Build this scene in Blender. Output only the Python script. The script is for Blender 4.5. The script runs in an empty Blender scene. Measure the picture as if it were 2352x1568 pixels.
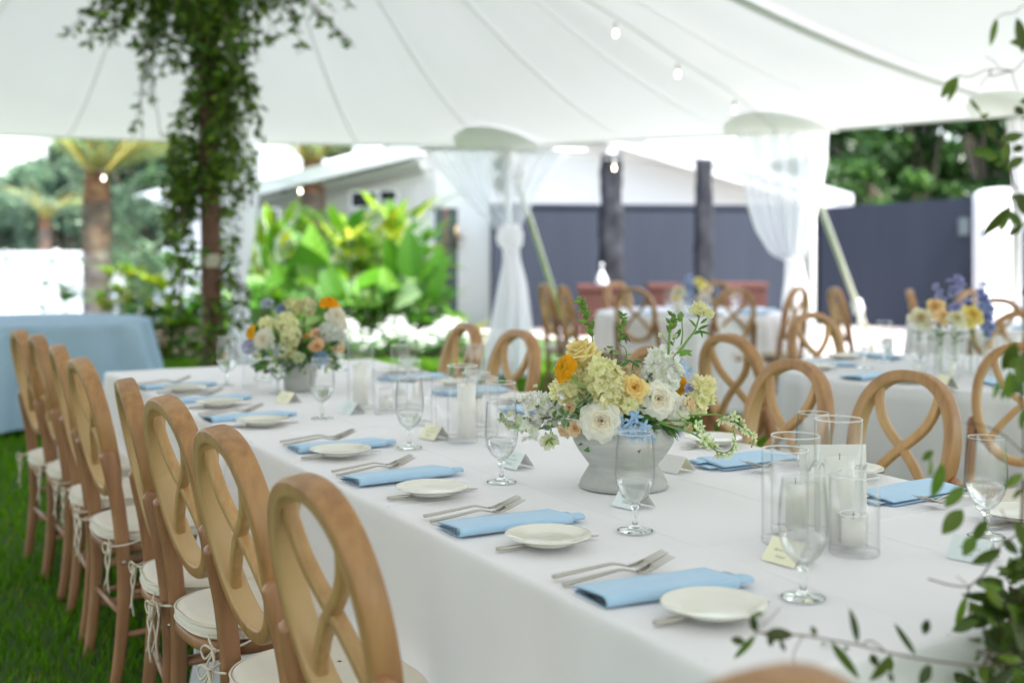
import bpy, math, random
import numpy as np
from mathutils import Vector, Matrix
random.seed(7); rng = np.random.default_rng(7)
R = math.radians
scene = bpy.context.scene
COL = scene.collection

# ------------------------------------------------------------ camera
FPX, CAMH, YAW, HOR, CX = 2800.0, 1.32, R(29), 552.0, 1176.0
cam_data = bpy.data.cameras.new('camera')
cam = bpy.data.objects.new('camera', cam_data); COL.objects.link(cam)
cam.location = (0, 0, CAMH); cam.rotation_euler = (R(90), 0, -YAW)
cam_data.sensor_width = 36; cam_data.lens = 36 * FPX / 2352
cam_data.shift_y = -(784 - HOR) / 2352
cam_data.clip_start = 0.05; cam_data.clip_end = 500
cam_data.dof.use_dof = True; cam_data.dof.focus_distance = 2.55; cam_data.dof.aperture_fstop = 2.2
scene.camera = cam

# ------------------------------------------------------------ sky, sun, exposure
SUN_EL, SUN_AZ = R(58), R(148)          # azimuth clockwise from +Y
world = bpy.data.worlds.new('World'); scene.world = world; world.use_nodes = True
wn = world.node_tree; wn.nodes.clear()
sky = wn.nodes.new('ShaderNodeTexSky'); sky.sky_type = 'NISHITA'; sky.sun_disc = False
sky.sun_elevation = SUN_EL; sky.sun_rotation = SUN_AZ
sky.air_density = 1.0; sky.dust_density = 2.0; sky.ozone_density = 0.4
hs = wn.nodes.new('ShaderNodeHueSaturation'); hs.inputs['Saturation'].default_value = 0.75
bg = wn.nodes.new('ShaderNodeBackground'); bg.inputs['Strength'].default_value = 0.15
wo = wn.nodes.new('ShaderNodeOutputWorld')
wn.links.new(sky.outputs[0], hs.inputs['Color']); wn.links.new(hs.outputs[0], bg.inputs[0]); wn.links.new(bg.outputs[0], wo.inputs[0])
sl = bpy.data.lights.new('sun', 'SUN'); sl.energy = 3.5; sl.angle = R(8); sl.color = (1, .97, .94)
so = bpy.data.objects.new('sun', sl); COL.objects.link(so)
sd = Vector((math.sin(SUN_AZ) * math.cos(SUN_EL), math.cos(SUN_AZ) * math.cos(SUN_EL), math.sin(SUN_EL)))
so.rotation_euler = (-sd).to_track_quat('-Z', 'Y').to_euler()
scene.view_settings.view_transform = 'Standard'; scene.view_settings.look = 'None'
scene.view_settings.exposure = 2.08; scene.view_settings.gamma = 1
cy = scene.cycles
cy.use_denoising = True; cy.max_bounces = 14; cy.diffuse_bounces = 5; cy.glossy_bounces = 5
cy.transmission_bounces = 12; cy.transparent_max_bounces = 32; cy.caustics_refractive = True
cy.sample_clamp_indirect = 6

# ------------------------------------------------------------ photo pixel (2352 wide) -> world point
FW = np.array([math.sin(YAW), math.cos(YAW), 0.]); RT = np.array([math.cos(YAW), -math.sin(YAW), 0.]); UP = np.array([0, 0, 1.])
EYE = np.array([0, 0, CAMH])
def ray(x, y): return FW * FPX + RT * (x - CX) - UP * (y - HOR)
def at(x, y, z=0.0):
    r = ray(x, y); return EYE + r * ((z - CAMH) / r[2])
def atd(x, y, d): return EYE + ray(x, y) * d / FPX
def ld(l, d, z=0): return RT * l + FW * d + UP * z

# ------------------------------------------------------------ materials
def mat(name, col, rough=.6, noise=None, nscale=20, bump=0, bscale=60, metal=0, spec=.5, trans=0, attr=False, emit=None, alpha=1, coat=0, detail=4, randv=0, sheen=0, stretch=None, coord='Object'):
    m = bpy.data.materials.new(name); m.use_nodes = True; nt = m.node_tree; nt.nodes.clear()
    N = nt.nodes.new; L = nt.links.new
    out = N('ShaderNodeOutputMaterial'); p = N('ShaderNodeBsdfPrincipled')
    p.inputs['Base Color'].default_value = (*col, 1); p.inputs['Roughness'].default_value = rough
    p.inputs['Metallic'].default_value = metal; p.inputs['Specular IOR Level'].default_value = spec
    p.inputs['Coat Weight'].default_value = coat; p.inputs['Sheen Weight'].default_value = sheen
    tc = N('ShaderNodeTexCoord'); src = tc.outputs[coord]
    if stretch:
        mp = N('ShaderNodeMapping'); mp.inputs['Scale'].default_value = stretch; L(src, mp.inputs[0]); src = mp.outputs[0]
    colout = None
    if attr:
        a = N('ShaderNodeAttribute'); a.attribute_name = 'Col'; colout = a.outputs['Color']
    if noise:
        n = N('ShaderNodeTexNoise'); n.inputs['Scale'].default_value = nscale; n.inputs['Detail'].default_value = detail; L(src, n.inputs['Vector'])
        cr = N('ShaderNodeValToRGB'); cr.color_ramp.elements[0].position = .3; cr.color_ramp.elements[1].position = .7
        cr.color_ramp.elements[0].color = (*col, 1); cr.color_ramp.elements[1].color = (*noise, 1); L(n.outputs['Fac'], cr.inputs[0])
        if colout is not None:
            mx = N('ShaderNodeMix'); mx.data_type = 'RGBA'; mx.blend_type = 'MULTIPLY'; mx.inputs[0].default_value = 1
            L(colout, mx.inputs[6]); L(cr.outputs[0], mx.inputs[7]); colout = mx.outputs[2]
        else: colout = cr.outputs[0]
    if randv:
        oi = N('ShaderNodeObjectInfo'); hv = N('ShaderNodeHueSaturation'); mr = N('ShaderNodeMapRange')
        mr.inputs[3].default_value = 1 - randv; mr.inputs[4].default_value = 1 + randv
        L(oi.outputs['Random'], mr.inputs[0]); L(mr.outputs[0], hv.inputs['Value'])
        if colout is not None: L(colout, hv.inputs['Color'])
        else: hv.inputs['Color'].default_value = (*col, 1)
        colout = hv.outputs[0]
    if colout is not None: L(colout, p.inputs['Base Color'])
    if bump:
        n2 = N('ShaderNodeTexNoise'); n2.inputs['Scale'].default_value = bscale; n2.inputs['Detail'].default_value = 5; L(src, n2.inputs['Vector'])
        b = N('ShaderNodeBump'); b.inputs['Strength'].default_value = bump; b.inputs['Distance'].default_value = .01
        L(n2.outputs['Fac'], b.inputs['Height']); L(b.outputs[0], p.inputs['Normal'])
    if emit:
        p.inputs['Emission Color'].default_value = (*emit[0], 1); p.inputs['Emission Strength'].default_value = emit[1]
    sh = p.outputs[0]
    if trans:
        t = N('ShaderNodeBsdfTranslucent'); mx = N('ShaderNodeMixShader'); mx.inputs[0].default_value = trans
        if colout is not None: L(colout, t.inputs[0])
        else: t.inputs[0].default_value = (*col, 1)
        L(sh, mx.inputs[1]); L(t.outputs[0], mx.inputs[2]); sh = mx.outputs[0]
    if alpha < 1:
        t = N('ShaderNodeBsdfTransparent'); mx = N('ShaderNodeMixShader'); mx.inputs[0].default_value = 1 - alpha
        L(sh, mx.inputs[1]); L(t.outputs[0], mx.inputs[2]); sh = mx.outputs[0]
    L(sh, out.inputs[0]); return m

def glass_thin(name, tint=.993, edge=.86):
    m = bpy.data.materials.new(name); m.use_nodes = True; nt = m.node_tree; nt.nodes.clear(); N = nt.nodes.new; L = nt.links.new
    out = N('ShaderNodeOutputMaterial'); tr = N('ShaderNodeBsdfTransparent'); gl = N('ShaderNodeBsdfGlossy'); gl.inputs['Roughness'].default_value = .02
    lw = N('ShaderNodeLayerWeight'); lw.inputs['Blend'].default_value = .5
    pw = N('ShaderNodeMath'); pw.operation = 'POWER'; pw.inputs[1].default_value = 5; L(lw.outputs['Facing'], pw.inputs[0])
    cr = N('ShaderNodeMix'); cr.data_type = 'RGBA'; cr.inputs[6].default_value = (tint, tint, tint, 1); cr.inputs[7].default_value = (edge, edge * 1.02, edge * 1.03, 1)
    L(pw.outputs[0], cr.inputs[0]); L(cr.outputs[2], tr.inputs[0])
    fr = N('ShaderNodeMath'); fr.operation = 'MULTIPLY_ADD'; fr.inputs[1].default_value = .55; fr.inputs[2].default_value = .035; L(pw.outputs[0], fr.inputs[0])
    mx = N('ShaderNodeMixShader'); L(fr.outputs[0], mx.inputs[0]); L(tr.outputs[0], mx.inputs[1]); L(gl.outputs[0], mx.inputs[2]); L(mx.outputs[0], out.inputs[0]); return m
def glass_solid(name, ior=1.45):
    m = bpy.data.materials.new(name); m.use_nodes = True; nt = m.node_tree; nt.nodes.clear(); N = nt.nodes.new; L = nt.links.new
    out = N('ShaderNodeOutputMaterial'); g = N('ShaderNodeBsdfGlass'); g.inputs['IOR'].default_value = ior; g.inputs['Color'].default_value = (.98, .99, .985, 1)
    L(g.outputs[0], out.inputs[0]); return m

def wood(name, c1, c2, c3, pale=None):
    m = bpy.data.materials.new(name); m.use_nodes = True; nt = m.node_tree; nt.nodes.clear(); N = nt.nodes.new; L = nt.links.new
    out = N('ShaderNodeOutputMaterial'); p = N('ShaderNodeBsdfPrincipled'); p.inputs['Roughness'].default_value = .42; L(p.outputs[0], out.inputs[0])
    tc = N('ShaderNodeTexCoord'); oi = N('ShaderNodeObjectInfo')
    ad = N('ShaderNodeVectorMath'); ad.operation = 'MULTIPLY_ADD'; ad.inputs[1].default_value = (1, 1, 1)
    cb = N('ShaderNodeCombineXYZ'); 
    for k in range(3): L(oi.outputs['Random'], cb.inputs[k])
    sc = N('ShaderNodeVectorMath'); sc.operation = 'SCALE'; sc.inputs['Scale'].default_value = 9; L(cb.outputs[0], sc.inputs[0])
    L(tc.outputs['Object'], ad.inputs[0]); L(sc.outputs[0], ad.inputs[2])
    mp = N('ShaderNodeMapping'); mp.inputs['Scale'].default_value = (34, 34, 3); L(ad.outputs[0], mp.inputs[0])
    n1 = N('ShaderNodeTexNoise'); n1.inputs['Scale'].default_value = 1.6; n1.inputs['Detail'].default_value = 6; L(mp.outputs[0], n1.inputs['Vector'])
    n2 = N('ShaderNodeTexNoise'); n2.inputs['Scale'].default_value = 7; n2.inputs['Detail'].default_value = 3; L(ad.outputs[0], n2.inputs['Vector'])
    r1 = N('ShaderNodeValToRGB'); r1.color_ramp.elements[0].position = .32; r1.color_ramp.elements[1].position = .7
    r1.color_ramp.elements[0].color = (*c2, 1); r1.color_ramp.elements[1].color = (*c1, 1); L(n1.outputs['Fac'], r1.inputs[0])
    mr = N('ShaderNodeMapRange'); mr.inputs[1].default_value = .45; mr.inputs[2].default_value = .95; L(n2.outputs['Fac'], mr.inputs[0])
    mx = N('ShaderNodeMix'); mx.data_type = 'RGBA'; L(mr.outputs[0], mx.inputs[0]); L(r1.outputs[0], mx.inputs[6]); mx.inputs[7].default_value = (*c3, 1)
    hv = N('ShaderNodeHueSaturation'); m2 = N('ShaderNodeMapRange'); m2.inputs[3].default_value = .88; m2.inputs[4].default_value = 1.12
    L(oi.outputs['Random'], m2.inputs[0]); L(m2.outputs[0], hv.inputs['Value'])
    if pale:
        at_ = N('ShaderNodeAttribute'); at_.attribute_name = 'Col'; mp_ = N('ShaderNodeMix'); mp_.data_type = 'RGBA'; L(at_.outputs['Fac'], mp_.inputs[0]); mp_.inputs[6].default_value = (*pale, 1); L(mx.outputs[2], mp_.inputs[7]); L(mp_.outputs[2], hv.inputs['Color'])
    else: L(mx.outputs[2], hv.inputs['Color'])
    L(hv.outputs[0], p.inputs['Base Color'])
    b = N('ShaderNodeBump'); b.inputs['Strength'].default_value = .25; b.inputs['Distance'].default_value = .002; L(n1.outputs['Fac'], b.inputs['Height']); L(b.outputs[0], p.inputs['Normal'])
    return m

M = {}
M['wood'] = wood('light_wood', (.41, .215, .082), (.28, .135, .050), (.47, .27, .115), (.50, .325, .150))
M['wood_pale'] = wood('pale_inner_wood', (.49, .295, .125), (.40, .22, .085), (.54, .35, .16))
M['wood_leg'] = wood('leg_wood', (.34, .165, .075), (.25, .11, .05), (.40, .22, .105))
M['cushion'] = mat('cream_canvas', (.66, .59, .47), .9, noise=(.72, .65, .54), nscale=8, bump=.15, bscale=300, sheen=.3)
M['cord'] = mat('cream_cord', (.66, .58, .46), .9, bump=.3, bscale=400)
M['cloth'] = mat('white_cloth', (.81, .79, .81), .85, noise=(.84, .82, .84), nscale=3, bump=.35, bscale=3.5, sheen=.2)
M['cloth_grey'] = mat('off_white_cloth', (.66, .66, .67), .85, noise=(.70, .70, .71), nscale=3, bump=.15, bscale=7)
M['cloth_blue'] = mat('pale_blue_cloth', (.30, .44, .56), .8, noise=(.36, .50, .62), nscale=3, bump=.15, bscale=8)
M['napkin'] = mat('blue_napkin_linen', (.40, .60, .80), .85, noise=(.44, .64, .83), nscale=30, bump=.08, bscale=500, sheen=.2)
M['plate'] = mat('cream_porcelain', (.78, .76, .67), .18, coat=.4)
M['steel'] = mat('brushed_steel', (.52, .49, .44), .3, metal=1, bump=.05, bscale=300)
M['glass'] = glass_thin('clear_glass')
M['lip_highlight'] = mat('glass_rim_highlight', (.9, .92, .92), .12, spec=.9, alpha=.55)  # milky white tint paints the bright highlight along glass rims
M['glass_solid'] = glass_solid('thick_clear_glass')
M['water'] = glass_solid('water', 1.33)
_nt = M['water'].node_tree; _o = _nt.nodes['Material Output']; _g = _o.inputs[0].links[0].from_node; _t = _nt.nodes.new('ShaderNodeBsdfTransparent'); _m = _nt.nodes.new('ShaderNodeMixShader'); _m.inputs[0].default_value = .45
_nt.links.new(_t.outputs[0], _m.inputs[1]); _nt.links.new(_g.outputs[0], _m.inputs[2]); _nt.links.new(_m.outputs[0], _o.inputs[0])
M['glass_bowl'] = glass_thin('goblet_glass', .985, .50)
M['wax'] = mat('white_wax', (.93, .92, .88), .5, trans=.35)
M['wick'] = mat('wick', (.25, .16, .08), .9)
M['stone'] = mat('grey_stoneware', (.42, .42, .40), .85, noise=(.50, .50, .48), nscale=14, bump=.35, bscale=30, stretch=(1, 1, 4))
M['stone_smooth'] = mat('grey_pot', (.38, .38, .36), .8, noise=(.43, .43, .41), nscale=20)
M['card_white'] = mat('white_card', (.78, .77, .74), .8)
M['card_blue'] = mat('pale_blue_card', (.74, .81, .80), .8)
M['card_yellow'] = mat('pale_yellow_card', (.86, .83, .60), .8)
M['ink'] = mat('grey_ink', (.40, .40, .39), .8)
M['grass'] = mat('grass_blades', (1, 1, 1), .9, attr=True, trans=.25, spec=.08)
M['petal'] = mat('petals', (1, 1, 1), .6, attr=True, trans=.40, spec=.25, noise=(.97, .97, .96), nscale=90, bump=.15, bscale=120)
M['leaf'] = mat('leaves', (1, 1, 1), .42, attr=True, trans=.28, spec=.4, noise=(.72, .78, .66), nscale=40, coord='Object')
M['leaf_far'] = mat('garden_leaves', (1, 1, 1), .38, attr=True, trans=.33, spec=.4)
M['stem'] = mat('green_stem', (.17, .30, .06), .5)
M['twig'] = mat('brown_twig', (.12, .075, .045), .8)
M['bark'] = mat('palm_bark', (1, 1, 1), 1.0, attr=True, noise=(.75, .75, .75), nscale=8, bump=.8, bscale=14)
M['trunk'] = mat('tree_bark', (.09, .07, .05), .95, noise=(.14, .11, .08), nscale=6, bump=.6, bscale=10)
M['pole_wood'] = mat('brown_pole_wood', (.10, .042, .026), .55, noise=(.16, .068, .042), nscale=6, stretch=(8, 8, .6), bump=.2, bscale=8)
M['strap'] = mat('cream_strap', (.62, .58, .48), .8)
M['white_paint'] = mat('white_paint', (.80, .80, .80), .5)
M['white_wall'] = mat('white_render_wall', (.80, .80, .80), .8, noise=(.76, .76, .76), nscale=1.2)
M['roof'] = mat('white_roof', (.78, .79, .80), .6)
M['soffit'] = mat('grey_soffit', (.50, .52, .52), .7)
M['navy'] = mat('slate_blue_wall', (.011, .018, .034), .75, noise=(.016, .024, .041), nscale=1.5, bump=.2, bscale=3, stretch=(6, 6, .3))
M['navy_dark'] = mat('dark_slate_fabric', (.006, .007, .012), .8, noise=(.016, .018, .026), nscale=4, bump=.8, bscale=5)
M['door'] = mat('dark_glass_door', (.10, .13, .14), .25)
M['planter'] = mat('terracotta_planter', (.075, .023, .016), .7, noise=(.095, .030, .021), nscale=9)
M['metal_white'] = mat('white_metal', (.72, .73, .72), .35)
M['metal_grey'] = mat('grey_metal', (.33, .34, .33), .4, metal=.4)
M['webbing'] = mat('pale_green_webbing', (.50, .53, .44), .8)
M['sheer'] = mat('sheer_white_voile', (.93, .93, .94), .9, trans=.85, alpha=.80)
M['sheer_thin'] = mat('very_sheer_voile', (.93, .93, .95), .9, trans=.85, alpha=.52)
M['sheer_dense'] = mat('gathered_white_voile', (.97, .95, .96), .9, trans=.85, alpha=.93)
M['bulb'] = mat('warm_bulb', (1, .9, .7), .3, emit=((1, .85, .6), 3.5))
M['socket'] = mat('bulb_socket', (.55, .55, .53), .5)
M['wire'] = mat('pale_wire', (.55, .56, .53), .6)

def tent_material():
    m = bpy.data.materials.new('sailcloth'); m.use_nodes = True; nt = m.node_tree; nt.nodes.clear(); N = nt.nodes.new; L = nt.links.new
    out = N('ShaderNodeOutputMaterial'); d = N('ShaderNodeBsdfDiffuse'); t = N('ShaderNodeBsdfTranslucent'); mx = N('ShaderNodeMixShader')
    tc = N('ShaderNodeTexCoord'); n = N('ShaderNodeTexNoise'); n.inputs['Scale'].default_value = .5; L(tc.outputs['Object'], n.inputs['Vector'])
    cr = N('ShaderNodeValToRGB'); cr.color_ramp.elements[0].position = .3; cr.color_ramp.elements[1].position = .7
    cr.color_ramp.elements[0].color = (.82, .81, .82, 1); cr.color_ramp.elements[1].color = (.87, .86, .88, 1); L(n.outputs['Fac'], cr.inputs[0])
    L(cr.outputs[0], d.inputs[0]); L(cr.outputs[0], t.inputs[0]); mx.inputs[0].default_value = TENT_T
    L(d.outputs[0], mx.inputs[1]); L(t.outputs[0], mx.inputs[2]); L(mx.outputs[0], out.inputs[0]); return m
TENT_T = .115
M['tent'] = tent_material()
M['tent_patch'] = mat('doubled_sailcloth', (.92, .93, .90), .8, trans=.11)
M['seam'] = mat('sailcloth_seam', (.83, .84, .82), .8, trans=.11)

# ------------------------------------------------------------ mesh builder
class MB:
    def __init__(s): s.v = []; s.q = []; s.t = []; s.c = []; s.n = 0
    def add(s, v, q=None, t=None, c=(1, 1, 1)):
        v = np.asarray(v, float).reshape(-1, 3); s.v.append(v)
        if q is not None and len(q): s.q.append(np.asarray(q, int).reshape(-1, 4) + s.n)
        if t is not None and len(t): s.t.append(np.asarray(t, int).reshape(-1, 3) + s.n)
        c = np.asarray(c, float)
        if c.ndim == 1: c = np.tile(c, (len(v), 1))
        s.c.append(c); s.n += len(v); return s
    def grid(s, P, c=(1, 1, 1), wrap=False, capends=False):
        P = np.asarray(P, float); a, b = P.shape[:2]; i = np.arange(a * b).reshape(a, b)
        j = np.roll(i, -1, 1) if wrap else None
        if wrap: q = np.stack([i[:-1], j[:-1], j[1:], i[1:]], -1).reshape(-1, 4)
        else: q = np.stack([i[:-1, :-1], i[:-1, 1:], i[1:, 1:], i[1:, :-1]], -1).reshape(-1, 4)
        t = None; V = P.reshape(-1, 3)
        if capends:
            V = np.vstack([V, P[0].mean(0), P[-1].mean(0)]); n0 = a * b; k = np.arange(b); k2 = np.roll(k, -1)
            t = np.vstack([np.stack([k2, k, np.full(b, n0)], -1), np.stack([k + (a - 1) * b, k2 + (a - 1) * b, np.full(b, n0 + 1)], -1)])
        c = np.asarray(c, float)
        if c.ndim == 3: c = c.reshape(-1, 3)
        if c.ndim == 2 and len(c) < len(V): c = np.vstack([c, np.tile(c[-1], (len(V) - len(c), 1))])
        return s.add(V, q, t, c)
    def lathe(s, prof, n=32, o=(0, 0, 0), c=(1, 1, 1), closed=False):
        pr = np.asarray(prof, float); a = np.arange(n) * 2 * math.pi / n
        P = np.stack([pr[:, None, 0] * np.cos(a), pr[:, None, 0] * np.sin(a), np.repeat(pr[:, 1:2], n, 1)], -1) + np.asarray(o)
        if closed: P = np.concatenate([P, P[:1]])
        return s.grid(P, c, wrap=True)
    def tube(s, path, r, n=8, c=(1, 1, 1), cap=True):
        path = np.asarray(path, float); m = len(path); r = np.broadcast_to(np.asarray(r, float), (m,))
        T = np.gradient(path, axis=0); T /= np.linalg.norm(T, axis=1)[:, None] + 1e-12
        ref = np.array([0, 0, 1.]) if abs(T[0, 2]) < .9 else np.array([1., 0, 0])
        a = np.arange(n) * 2 * math.pi / n; rows = []; U = np.cross(T[0], ref); U /= np.linalg.norm(U)
        for i in range(m):
            U = U - T[i] * U.dot(T[i]); U /= np.linalg.norm(U) + 1e-12; V = np.cross(T[i], U)
            rows.append(path[i] + r[i] * (np.cos(a)[:, None] * U + np.sin(a)[:, None] * V))
        return s.grid(np.array(rows), c, wrap=True, capends=cap)
    def sweep(s, path, side, w, h, closed=False, p=.35, c=(1, 1, 1), n=16):
        """rounded-rectangle section: w along `side`, h across it"""
        path = np.asarray(path, float); m = len(path); side = np.asarray(side, float)
        if closed: T = np.roll(path, -1, 0) - np.roll(path, 1, 0)
        else: T = np.gradient(path, axis=0)
        T /= np.linalg.norm(T, axis=1)[:, None]
        if side.ndim == 1: side = np.tile(side, (m, 1))
        side = side - T * (side * T).sum(1)[:, None]; side /= np.linalg.norm(side, axis=1)[:, None]
        oth = np.cross(T, side); a = (np.arange(n) + .5) * 2 * math.pi / n
        ca = np.sign(np.cos(a)) * np.abs(np.cos(a)) ** p; sa = np.sign(np.sin(a)) * np.abs(np.sin(a)) ** p
        w = np.broadcast_to(w, (m,))[:, None, None]; h = np.broadcast_to(h, (m,))[:, None, None]
        P = path[:, None] + side[:, None] * ca[None, :, None] * w / 2 + oth[:, None] * sa[None, :, None] * h / 2
        if closed: P = np.concatenate([P, P[:1]]); return s.grid(P, c, wrap=True)
        return s.grid(P, c, wrap=True, capends=True)
    def box(s, lo, hi, c=(1, 1, 1), bev=0):
        x0, y0, z0 = lo; x1, y1, z1 = hi
        v = [(x0, y0, z0), (x1, y0, z0), (x1, y1, z0), (x0, y1, z0), (x0, y0, z1), (x1, y0, z1), (x1, y1, z1), (x0, y1, z1)]
        return s.add(v, [(0, 3, 2, 1), (4, 5, 6, 7), (0, 1, 5, 4), (1, 2, 6, 5), (2, 3, 7, 6), (3, 0, 4, 7)], c=c)
    def hexa(s, base, top, c=(1, 1, 1)):
        """prism between two polygons with the same number of corners (4)"""
        v = list(base) + list(top)
        return s.add(v, [(0, 3, 2, 1), (4, 5, 6, 7), (0, 1, 5, 4), (1, 2, 6, 5), (2, 3, 7, 6), (3, 0, 4, 7)], c=c)
    def beam(s, a, b, w, h, c=(1, 1, 1)):
        a = np.asarray(a, float); b = np.asarray(b, float); t = b - a; t /= np.linalg.norm(t)
        sd = np.cross(t, UP); sd = RT if np.linalg.norm(sd) < .05 else sd / np.linalg.norm(sd); u = np.cross(sd, t)
        cs = [(-1, -1), (1, -1), (1, 1), (-1, 1)]
        return s.hexa([a + sd * w / 2 * x + u * h / 2 * y for x, y in cs], [b + sd * w / 2 * x + u * h / 2 * y for x, y in cs], c)
    def wall(s, p0, p1, z0, z1, th=.15, c=(1, 1, 1), z1b=None):
        p0 = np.asarray(p0, float)[:2]; p1 = np.asarray(p1, float)[:2]; t = (p1 - p0) / np.linalg.norm(p1 - p0); n = np.array([-t[1], t[0]])
        if n.dot(p0) < 0: n = -n
        n = n * th; z1b = z1 if z1b is None else z1b
        b = [(*p0, z0), (*p1, z0), (*(p1 + n), z0), (*(p0 + n), z0)]; tp = [(*p0, z1), (*p1, z1b), (*(p1 + n), z1b), (*(p0 + n), z1)]
        return s.hexa(b, tp, c)
    def sphere(s, o, r, n=12, m=8, c=(1, 1, 1)):
        r = np.broadcast_to(r, (3,)); th = np.linspace(0, math.pi, m + 1); a = np.arange(n) * 2 * math.pi / n
        P = np.stack([np.sin(th)[:, None] * np.cos(a) * r[0], np.sin(th)[:, None] * np.sin(a) * r[1], np.repeat(np.cos(th)[:, None], n, 1) * r[2]], -1) + np.asarray(o)
        return s.grid(P, c, wrap=True)
    def build(s, name, m, parent=None, smooth=True, world=False, sub=0, origin=None):
        v = np.vstack(s.v); col = np.vstack(s.c)
        if world and parent is not None:
            off = np.zeros(3); p = parent
            while p is not None: off += np.array(p.location); p = p.parent
            v = v - off
        if origin is not None: v = v - np.asarray(origin)
        q = np.vstack(s.q) if s.q else np.zeros((0, 4), int); t = np.vstack(s.t) if s.t else np.zeros((0, 3), int)
        me = bpy.data.meshes.new(name); me.vertices.add(len(v)); me.vertices.foreach_set('co', v.astype(np.float32).ravel())
        nl = q.size + t.size; me.loops.add(nl); me.loops.foreach_set('vertex_index', np.concatenate([q.ravel(), t.ravel()]).astype(np.int32))
        me.polygons.add(len(q) + len(t)); st = np.concatenate([np.arange(len(q)) * 4, q.size + np.arange(len(t)) * 3]).astype(np.int32)
        me.polygons.foreach_set('loop_start', st)
        me.polygons.foreach_set('use_smooth', np.full(len(q) + len(t), bool(smooth)))
        at_ = me.color_attributes.new('Col', 'FLOAT_COLOR', 'POINT'); at_.data.foreach_set('color', np.hstack([col, np.ones((len(col), 1))]).astype(np.float32).ravel())
        me.update(calc_edges=True); me.validate()
        if m: me.materials.append(M[m] if isinstance(m, str) else m)
        o = bpy.data.objects.new(name, me); COL.objects.link(o)
        if parent is not None: o.parent = parent
        if origin is not None: o.location = Vector(origin) if parent is None else Vector(origin)
        if sub:
            md = o.modifiers.new('sub', 'SUBSURF'); md.levels = sub; md.render_levels = sub
        return o

def tag(o, label=None, cat=None, group=None, kind=None):
    if label: o['label'] = label
    if cat: o['category'] = cat
    if group: o['group'] = group
    if kind: o['kind'] = kind
    return o
def thing(name, label, cat, loc=(0, 0, 0), rz=0, group=None):
    o = bpy.data.objects.new(name, None); o.empty_display_size = .05; COL.objects.link(o)
    o.location = Vector([float(k) for k in loc]); o.rotation_euler = (0, 0, rz)
    return tag(o, label, cat, group)
def kids(o): return [c for c in COL.objects if c.parent == o]
def copy_tree(o, parent=None):
    c = o.copy(); COL.objects.link(c)
    if parent is not None: c.parent = parent
    for ch in list(o.children): copy_tree(ch, c)
    return c
def place(proto, used, loc, rz, label, group=None):
    """first use moves the prototype itself, later uses copy it with its parts"""
    o = proto if not used else copy_tree(proto)
    o.location = Vector([float(k) for k in loc]); o.rotation_euler = (0, 0, rz); o['label'] = label
    if group: o['group'] = group
    return o
def smooth_path(pts, n=6):
    """Catmull-Rom through the points"""
    p = np.asarray(pts, float); p = np.vstack([2 * p[0] - p[1], p, 2 * p[-1] - p[-2]]); out = []
    for i in range(1, len(p) - 2):
        for t in np.linspace(0, 1, n, endpoint=False):
            a, b, c, d = p[i - 1], p[i], p[i + 1], p[i + 2]
            out.append(.5 * (2 * b + (c - a) * t + (2 * a - 5 * b + 4 * c - d) * t * t + (-a + 3 * b - 3 * c + d) * t ** 3))
    out.append(p[-2]); return np.array(out)
def rot_to(axis, spin=0):
    """3x3 matrix taking +Z to axis"""
    a = np.asarray(axis, float); a = a / np.linalg.norm(a)
    ref = np.array([0, 0, 1.]) if abs(a[2]) < .95 else np.array([1., 0, 0])
    x = np.cross(ref, a); x /= np.linalg.norm(x); y = np.cross(a, x)
    B = np.stack([x, y, a], 1); c, s_ = math.cos(spin), math.sin(spin)
    return B @ np.array([[c, -s_, 0], [s_, c, 0], [0, 0, 1]])
def leaf_grid(L, W, fold=.25, curl=.3, nu=3, nv=5, shape=1.0, wav=0):
    """leaf along +Y from the origin, lying in XY, facing +Z"""
    v = np.linspace(0, 1, nv); u = np.linspace(-1, 1, nu)
    w = W / 2 * np.sin(math.pi * np.clip(v, 0, 1) ** shape) ** .8; w[0] = W * .03; w[-1] = W * .01
    X = u[None] * w[:, None]; Y = np.repeat((v * L)[:, None], nu, 1)
    Z = np.abs(u)[None] * w[:, None] * fold - curl * L * (v ** 2)[:, None] + wav * W * np.sin(v * 14)[:, None] * u[None]
    return np.stack([X, Y, Z], -1)
def add_leaf(mb, pos, dirv, nrm, L, W, col, fold=.25, curl=.25, nu=3, nv=5, shape=1.0, wav=0, edge=None, veins=False):
    y = np.asarray(dirv, float); y = y / np.linalg.norm(y); z = np.asarray(nrm, float); z = z - y * z.dot(y)
    if np.linalg.norm(z) < 1e-5: z = np.cross(y, [1, .3, .2])
    z /= np.linalg.norm(z); x = np.cross(y, z)
    G = leaf_grid(L, W, fold, curl, nu, nv, shape, wav)
    P = np.asarray(pos) + G[..., :1] * x + G[..., 1:2] * y + G[..., 2:] * z
    c = np.asarray(col, float)
    if edge is not None:
        C = np.tile(c, (nv, nu, 1)); C[:, 0] = edge; C[:, -1] = edge; C[-1] = edge; c = C
    if veins:
        C = np.tile(c, (nv, nu, 1)); uu = np.abs(np.linspace(-1, 1, nu))[None]; vv = np.linspace(0, 1, nv)[:, None]
        C = C * (1 + .28 * np.sin(vv * 42 - uu * 7))[..., None] * (.82 + .18 * (uu > .1) + .25 * (uu < .1))[..., None]; c = np.clip(C, 0, 1)
    mb.grid(P, c)
def vary(c, k=.2, h=.08):
    c = np.asarray(c, float) * (1 + random.uniform(-k, k)); return np.clip(c * (1 + np.array([random.uniform(-h, h) for _ in range(3)])), 0, 1)
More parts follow.
